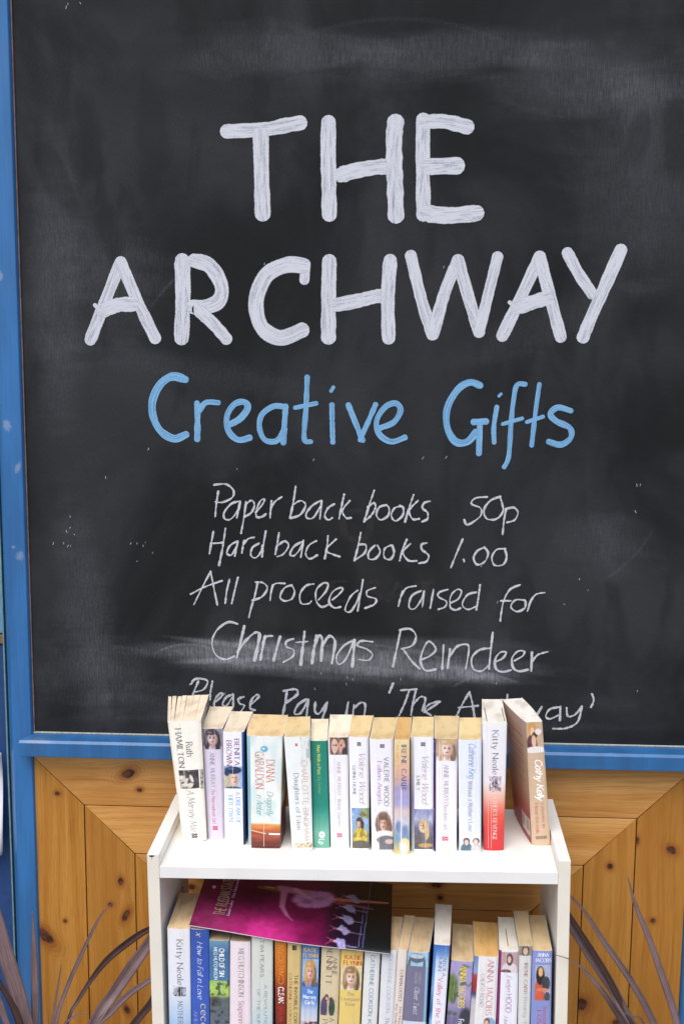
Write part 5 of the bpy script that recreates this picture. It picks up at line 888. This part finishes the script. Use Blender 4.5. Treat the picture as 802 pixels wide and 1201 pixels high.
     pics=[(.16, .13, .93, .465, [('fill', (170, 176, 200)), ('ell', .3, .78, .34, .42, (206, 96, 70)), ('ell', .34, .3, .28, .26, (46, 36, 40)), ('ell', .36, .20, .15, .13, (228, 176, 120)), ('ell', .72, .52, .26, .2, (60, 64, 70)), ('ell', .5, .70, .4, .05, (216, 130, 100)), ('ell', .8, .9, .2, .14, (70, 74, 80)), ('noise', 14, 9, 12)], 'spine_picture')],
     txt=[('ANNA', .26, .82, .02, .055, 'boldserif', (232, 232, 240), 1), ('JACOBS', .14, .95, .07, .105, 'boldserif', (232, 232, 240), 1), ('Seasons of', .60, .22, .52, .82, 'serif', (206, 80, 100)), ('LOVE', .3, .24, .56, .74, 'serif', (206, 80, 100))]),
]
ml, mr, mbl, mbr = [Vector(v) for v in MAG]
for i, (P, S) in enumerate(zip(TOP, TOPS)): build_book(P, S, i, 'paperbacks in the top row')
for i, (P, S) in enumerate(zip(BOT, BOTS)):
    P = list(P)
    if P[0] < .045 and i > 0:   # books that carry the magazine end just below it
        lim = ml.z + (mr.z + .006 - ml.z) * (P[0] - ml.x + P[6]) / (mr.x - ml.x) - .0058
        P[3] = min(P[3], lim - P[2])
    build_book(P, S, 40 + i, 'paperbacks in the lower row')

# ------------------------------------------------------------------ magazine lying on the lower row
mg = thing('magazine', 'glossy magenta magazine with a dancer in a pink tutu lying across the lower books', 'magazine', cpt(*((ml + mr) / 2)), bc_rot)
O = (ml + mr) / 2
exm = (mr - ml); Wm = exm.length; exn = exm.normalized()
eyn = Vector((0, 1, 0)); Dm = .212
def mp(a, b, lift=0.0):   # a 0..1 left-right, b 0 front..1 back
    p = ml + exm * a + eyn * (Dm * b) - O
    dr = max(0.0, 1 - b * Dm / .016)
    sagz = -.0012 * math.sin(math.pi * a) * (1 - b * .5) + .0007 * math.sin(a * 9 + b * 2) * (1 - b) + .006 * a * (1 - dr * dr)
    yfront = -.0035 * math.sin(math.pi * a) * (1 - b)
    return (p.x, p.y + yfront, p.z + sagz + lift + .006 * b)
T1 = (196, 170, 190)
sk = (170, 120, 110)
def mag_col(x, y):        # x left-right, y 0 front .. 1 back
    # dark violet stage, magenta light at the front left
    c = (108, 16, 66)
    t = max(0, 1 - math.hypot((x - .36) / .30, (y - .12) / .42)); c = mixc(c, (204, 52, 136), ease(t) * .95)
    t = max(0, 1 - math.hypot((x - .08) / .22, (y - .15) / .45)); c = mixc(c, (158, 56, 108), ease(t) * .8)
    t = max(0, 1 - math.hypot((x - .30) / .14, (y - .62) / .24)); c = mixc(c, (66, 8, 40), ease(t) * .8)
    v = vnoise(x * 14, y * 9) * .6 + vnoise(x * 40, y * 26) * .4
    c = tuple(max(0, min(255, q * (1 + (v - .5) * .42))) for q in c)
    c = mixc(c, (84, 26, 74), ease((y - .75) * 4) * .6)
    c = mixc(c, (30, 16, 40), ease((x - .63) * 9)); c = mixc(c, (16, 22, 24), ease((x - .80) * 14))
    return c
def mag_shade(x, y):
    c = mag_col(x, y)
    def seg(c, x0, y0, x1, y1, w0, w1, col):
        dx, dy = (x1 - x0), (y1 - y0) * .7
        t = max(0, min(1, ((x - x0) * dx + (y - y0) * .7 * dy) / (dx * dx + dy * dy)))
        d = math.hypot(x - x0 - dx * t, (y - y0) * .7 - dy * t); ww = w0 + (w1 - w0) * t
        return mixc(c, col, ease(1.6 - d / ww))
    c = seg(c, .66, .64, .975, .685, .022, .008, (190, 116, 96)); c = seg(c, .66, .62, .90, .565, .016, .007, (136, 62, 74))
    for k in range(5):      # row of small dancers behind
        cx, cy = .797 - .010 * k, .70 - .165 * k
        col = mixc((150, 158, 168), (196, 190, 240), k / 4)
        c = seg(c, cx - .050, cy + .020, cx - .018, cy + .006, .007, .008, (196, 156, 176))
        c = seg(c, cx - .075, cy + .050, cx - .045, cy + .02, .003, .004, (140, 56, 86)); c = seg(c, cx - .078, cy - .022, cx - .045, cy + .015, .003, .004, (130, 46, 76))
        e = math.hypot((x - cx) / (.027 + .008 * vnoise(k * 3.7, 4)), (y - cy + (x - cx) * 1.2) / .058) + (vnoise(x * 60 + k * 5, y * 30) - .5) * .6
        c = mixc(c, mixc(col, (130, 124, 170), vnoise(x * 110, y * 50 + k) * .8), ease((1.15 - e) * 2.2) * .92)
        c = seg(c, cx + .03, cy - .02, cx + .095, cy - .03, .003, .0015, (130, 120, 150))
    c = seg(c, .862, .02, .885, .98, .003, .002, (84, 78, 120)); c = seg(c, .842, .02, .858, .6, .0025, .0015, (96, 86, 140))
    # large dancer: tutu, bodice, head, arm
    X, Y = x - .592, (y - .615) * .69
    u = X * .86 + Y * .51; v = -X * .51 + Y * .86
    a = math.atan2(v / .095, u / .125); e = math.hypot(u / .125, v / .095) + .025 * math.sin(a * 27) + (vnoise(a * 4 + 9, e0(x, y)) - .5) * .14
    ray = vnoise(a * 20 + 30, e * 2.5)
    c = mixc(c, mixc((222, 166, 208), (172, 112, 168), ray * .8), ease((1.08 - e) * 3.4) * .93)
    e2 = math.hypot((u + .045) / .030, (v + .01) / .03); c = mixc(c, (140, 84, 130), ease(1.35 - e2) * .75)
    e2 = math.hypot((u - .03) / .040, (v + .005) / .022) + (vnoise(x * 60, y * 40) - .5); c = mixc(c, (150, 94, 140), ease(1.25 - e2) * .55)
    c = seg(c, .415, .72, .55, .70, .030, .026, (184, 128, 150))
    c = seg(c, .49, .73, .57, .62, .016, .009, (216, 158, 172))
    c = seg(c, .41, .72, .385, .71, .013, .013, (190, 138, 120))
    c = seg(c, .375, .70, .30, .70, .022, .014, (128, 88, 52)); c = seg(c, .37, .715, .33, .72, .008, .006, (186, 142, 80))
    c = seg(c, .430, .70, .434, .45, .019, .012, (196, 128, 160)); c = seg(c, .434, .45, .468, .33, .012, .008, (204, 126, 168)); c = seg(c, .468, .33, .50, .27, .006, .003, (200, 112, 160))
    return c
def e0(x, y): return (x + y) * 3
NX, NY = 210, 130; mb = MB(); cols = []
for j in range(NY + 1):
    for i in range(NX + 1):
        a, b = i / NX, j / NY; mb.v.append(mp(a, b)); cols.append(mag_shade(a, b))
for j in range(NY):
    for i in range(NX):
        q = j * (NX + 1) + i; mb.f.append((q, q + 1, q + NX + 2, q + NX + 1)); mb.m.append(0)
gl = G('glossy_print', .22, .5); at_ = gl.n('ShaderNodeAttribute'); at_.attribute_name = 'Col'; gl.col(at_.outputs['Color'])
mb.build('front_cover', gl.mat, mg, smooth=True, cols=cols)
mb = MB(); NX2, NY2 = 30, 8
def slab(z0, z1, inset, nm, mat):
    mb = MB(); n1 = NX2 + 1
    for lf in (z0, z1):
        for j in range(NY2 + 1):
            for i in range(NX2 + 1):
                mb.v.append(mp(inset + (1 - 2 * inset) * i / NX2, inset + (1 - 2 * inset) * j / NY2, lf))
    S_ = n1 * (NY2 + 1)
    for j in range(NY2):
        for i in range(NX2):
            q = j * n1 + i; mb.f += [(q, q + n1, q + n1 + 1, q + 1), (S_ + q, S_ + q + 1, S_ + q + n1 + 1, S_ + q + n1)]
    for i in range(NX2): mb.f += [(i, i + 1, S_ + i + 1, S_ + i), (NY2 * n1 + i + 1, NY2 * n1 + i, S_ + NY2 * n1 + i, S_ + NY2 * n1 + i + 1)]
    for j in range(NY2): mb.f += [((j + 1) * n1, j * n1, S_ + j * n1, S_ + (j + 1) * n1), (j * n1 + NX2, (j + 1) * n1 + NX2, S_ + (j + 1) * n1 + NX2, S_ + j * n1 + NX2)]
    mb.m = [0] * len(mb.f); return mb.build(nm, mat, mg)
slab(-.0014, -.0003, .0015, 'inner_pages', plain((232, 228, 222), .5, .04, 'magazine_paper'))
slab(-.0018, -.00145, .0, 'back_cover', plain((110, 40, 80), .4, .1, 'magazine_back'))
# title runs front-to-back along the left side
def mag_text(s, a0, h_, b0, b1, style, col):
    L = text_len(s, style); mb = MB()
    text_mesh(mb, s, style, lambda x, y: mp(a0 - y / 10 * h_, b0 + (b1 - b0) * x / L, .0003))
    mb.f = [q[::-1] for q in mb.f] if False else mb.f
    mb.build('title_lettering', plain(col, .4, .02, 'ink'), mg)
mag_text('THE RUSSIAN STATE BALLET', .158, .055, .20, .99, 'bold', (176, 152, 128))
mag_text('Swan Lake  The Nutcracker  Giselle', .182, .014, .20, .99, 'bold', (206, 180, 200))
mb = MB(); ring_ = []
for k in range(16):
    a = 2 * math.pi * k / 16; ring_.append(mp(.063 + .010 * math.cos(a), .60 + .024 * math.sin(a), .0004))
mb.add(ring_, [tuple(range(16))]); mb.build('emblem', plain((206, 200, 206), .4, .1, 'ink'), mg)

# ------------------------------------------------------------------ cordyline plants
def leaf_mat(c1, c2):
    g = G('cordyline_leaf', .42, .45)
    X = g.sep(g.obj())
    at = g.n('ShaderNodeUVMap')
    uv = g.sep(at.outputs[0])
    st = g.noise(g.comb(g.m('MULTIPLY', uv[0], 12.0), g.m('MULTIPLY', uv[1], .9), 0), 1, 3, .6)
    n = g.noise(g.obj(), 25, 3)
    c = g.mix(g.ss(st, .35, .65), lin(c1), lin(c2)); c = g.mix(g.ss(n, .4, .7, 0, .4), c, lin(tuple(v * .7 for v in c1)))
    c = g.mix(g.ss(g.m('ABSOLUTE', uv[0]), .55, 1.0, 0, .55), c, lin(tuple(v * .62 for v in c1))); g.col(c).bump(st, .5, .001); return g.mat
LM = {'w': leaf_mat((98, 78, 80), (140, 116, 116)), 'd': leaf_mat((58, 38, 34), (88, 60, 54))}
def plant(leaves, label, bx, by):
    t = thing('cordyline_plant', label, 'plant', (bx, by, 0), group=None)
    zb = .17
    for ci, (k, q) in enumerate(leaves):
        me = MB(); uvs = []; pts = [(p[0], p[1], p[2]) for p in q]; ws = [p[3] for p in q]
        # carry the leaf down to the crown of the plant
        last = q[-1]
        pts += [((last[0] * .4 + bx * .6), (last[1] * .5 + by * .5), max(zb + .02, last[2] * .5 + zb * .5)), (bx + random.uniform(-.006, .006), by + random.uniform(-.006, .006), zb)]
        ws += [max(.006, ws[-1] * .9), .006]
        # smooth
        sp_ = []; sw = []
        Q = [pts[0]] + pts + [pts[-1]]; Wq = [ws[0]] + ws + [ws[-1]]
        for i in range(1, len(Q) - 2):
            for s in range(6):
                tt = s / 6
                f3 = lambda a, b, c, d: .5 * (2 * b + (c - a) * tt + (2 * a - 5 * b + 4 * c - d) * tt * tt + (3 * b - a - 3 * c + d) * tt ** 3)
                sp_.append(tuple(f3(Q[i - 1][j], Q[i][j], Q[i + 1][j], Q[i + 2][j]) for j in range(3))); sw.append(max(.0003, f3(Wq[i - 1], Wq[i], Wq[i + 1], Wq[i + 2])))
        sp_.append(pts[-1]); sw.append(ws[-1])
        n = len(sp_); fold = .18 + .1 * (ci % 3)
        for i in range(n):
            a = Vector(sp_[max(0, i - 1)]); b = Vector(sp_[min(n - 1, i + 1)]); d = (b - a).normalized()
            sd_ = d.cross(Vector((.12 * math.sin(ci * 2.1 + i * .08), -1, .15 * math.cos(ci)))).normalized(); nm_ = sd_.cross(d).normalized()
            if nm_.y > 0: nm_ = -nm_
            c_ = Vector(sp_[i])
            for u_ in (-1, -.5, 0, .5, 1):
                p = c_ + sd_ * (u_ * sw[i] / 2) + nm_ * (abs(u_) * sw[i] * fold)
                me.v.append(tuple(p - Vector((bx, by, 0)))); uvs.append((u_, i / n * 6))
        for i in range(n - 1):
            for j in range(4): me.f.append((i * 5 + j, i * 5 + j + 1, (i + 1) * 5 + j + 1, (i + 1) * 5 + j)); me.m.append(0)
        o = me.build('leaf', LM[k], t, smooth=True)
        ul = o.data.uv_layers.new(name='UVMap')
        for lp in o.data.loops: ul.data[lp.index].uv = uvs[lp.vertex_index]
        sd2 = o.modifiers.new('thick', 'SOLIDIFY'); sd2.thickness = .0006
    mb = MB(); K = 20; prof = [(.0, .0), (.062, .0), (.082, .15), (.088, .15), (.088, .172), (.078, .172), (.076, .155), (.0, .155)]
    for rr_, zz in prof:
        for k in range(K): mb.v.append((rr_ * math.cos(2 * math.pi * k / K), rr_ * math.sin(2 * math.pi * k / K), zz + .001))
    for i in range(len(prof) - 1):
        for k in range(K): mb.f.append((i * K + k, i * K + (k + 1) % K, (i + 1) * K + (k + 1) % K, (i + 1) * K + k)); mb.m.append(0 if i < 6 else 1)
    mb.build('pot', [plain((120, 66, 48), .8, .1, 'terracotta'), plain((50, 38, 30), .95, .3, 'soil')], t, smooth=False)
plant(LEAVES[0], 'cordyline with long purplish leaves at the left, beside the blue post', -.50, -.15)
plant(LEAVES[1], 'cordyline with long purplish leaves at the right, beside the bookcase', .50, -.17)
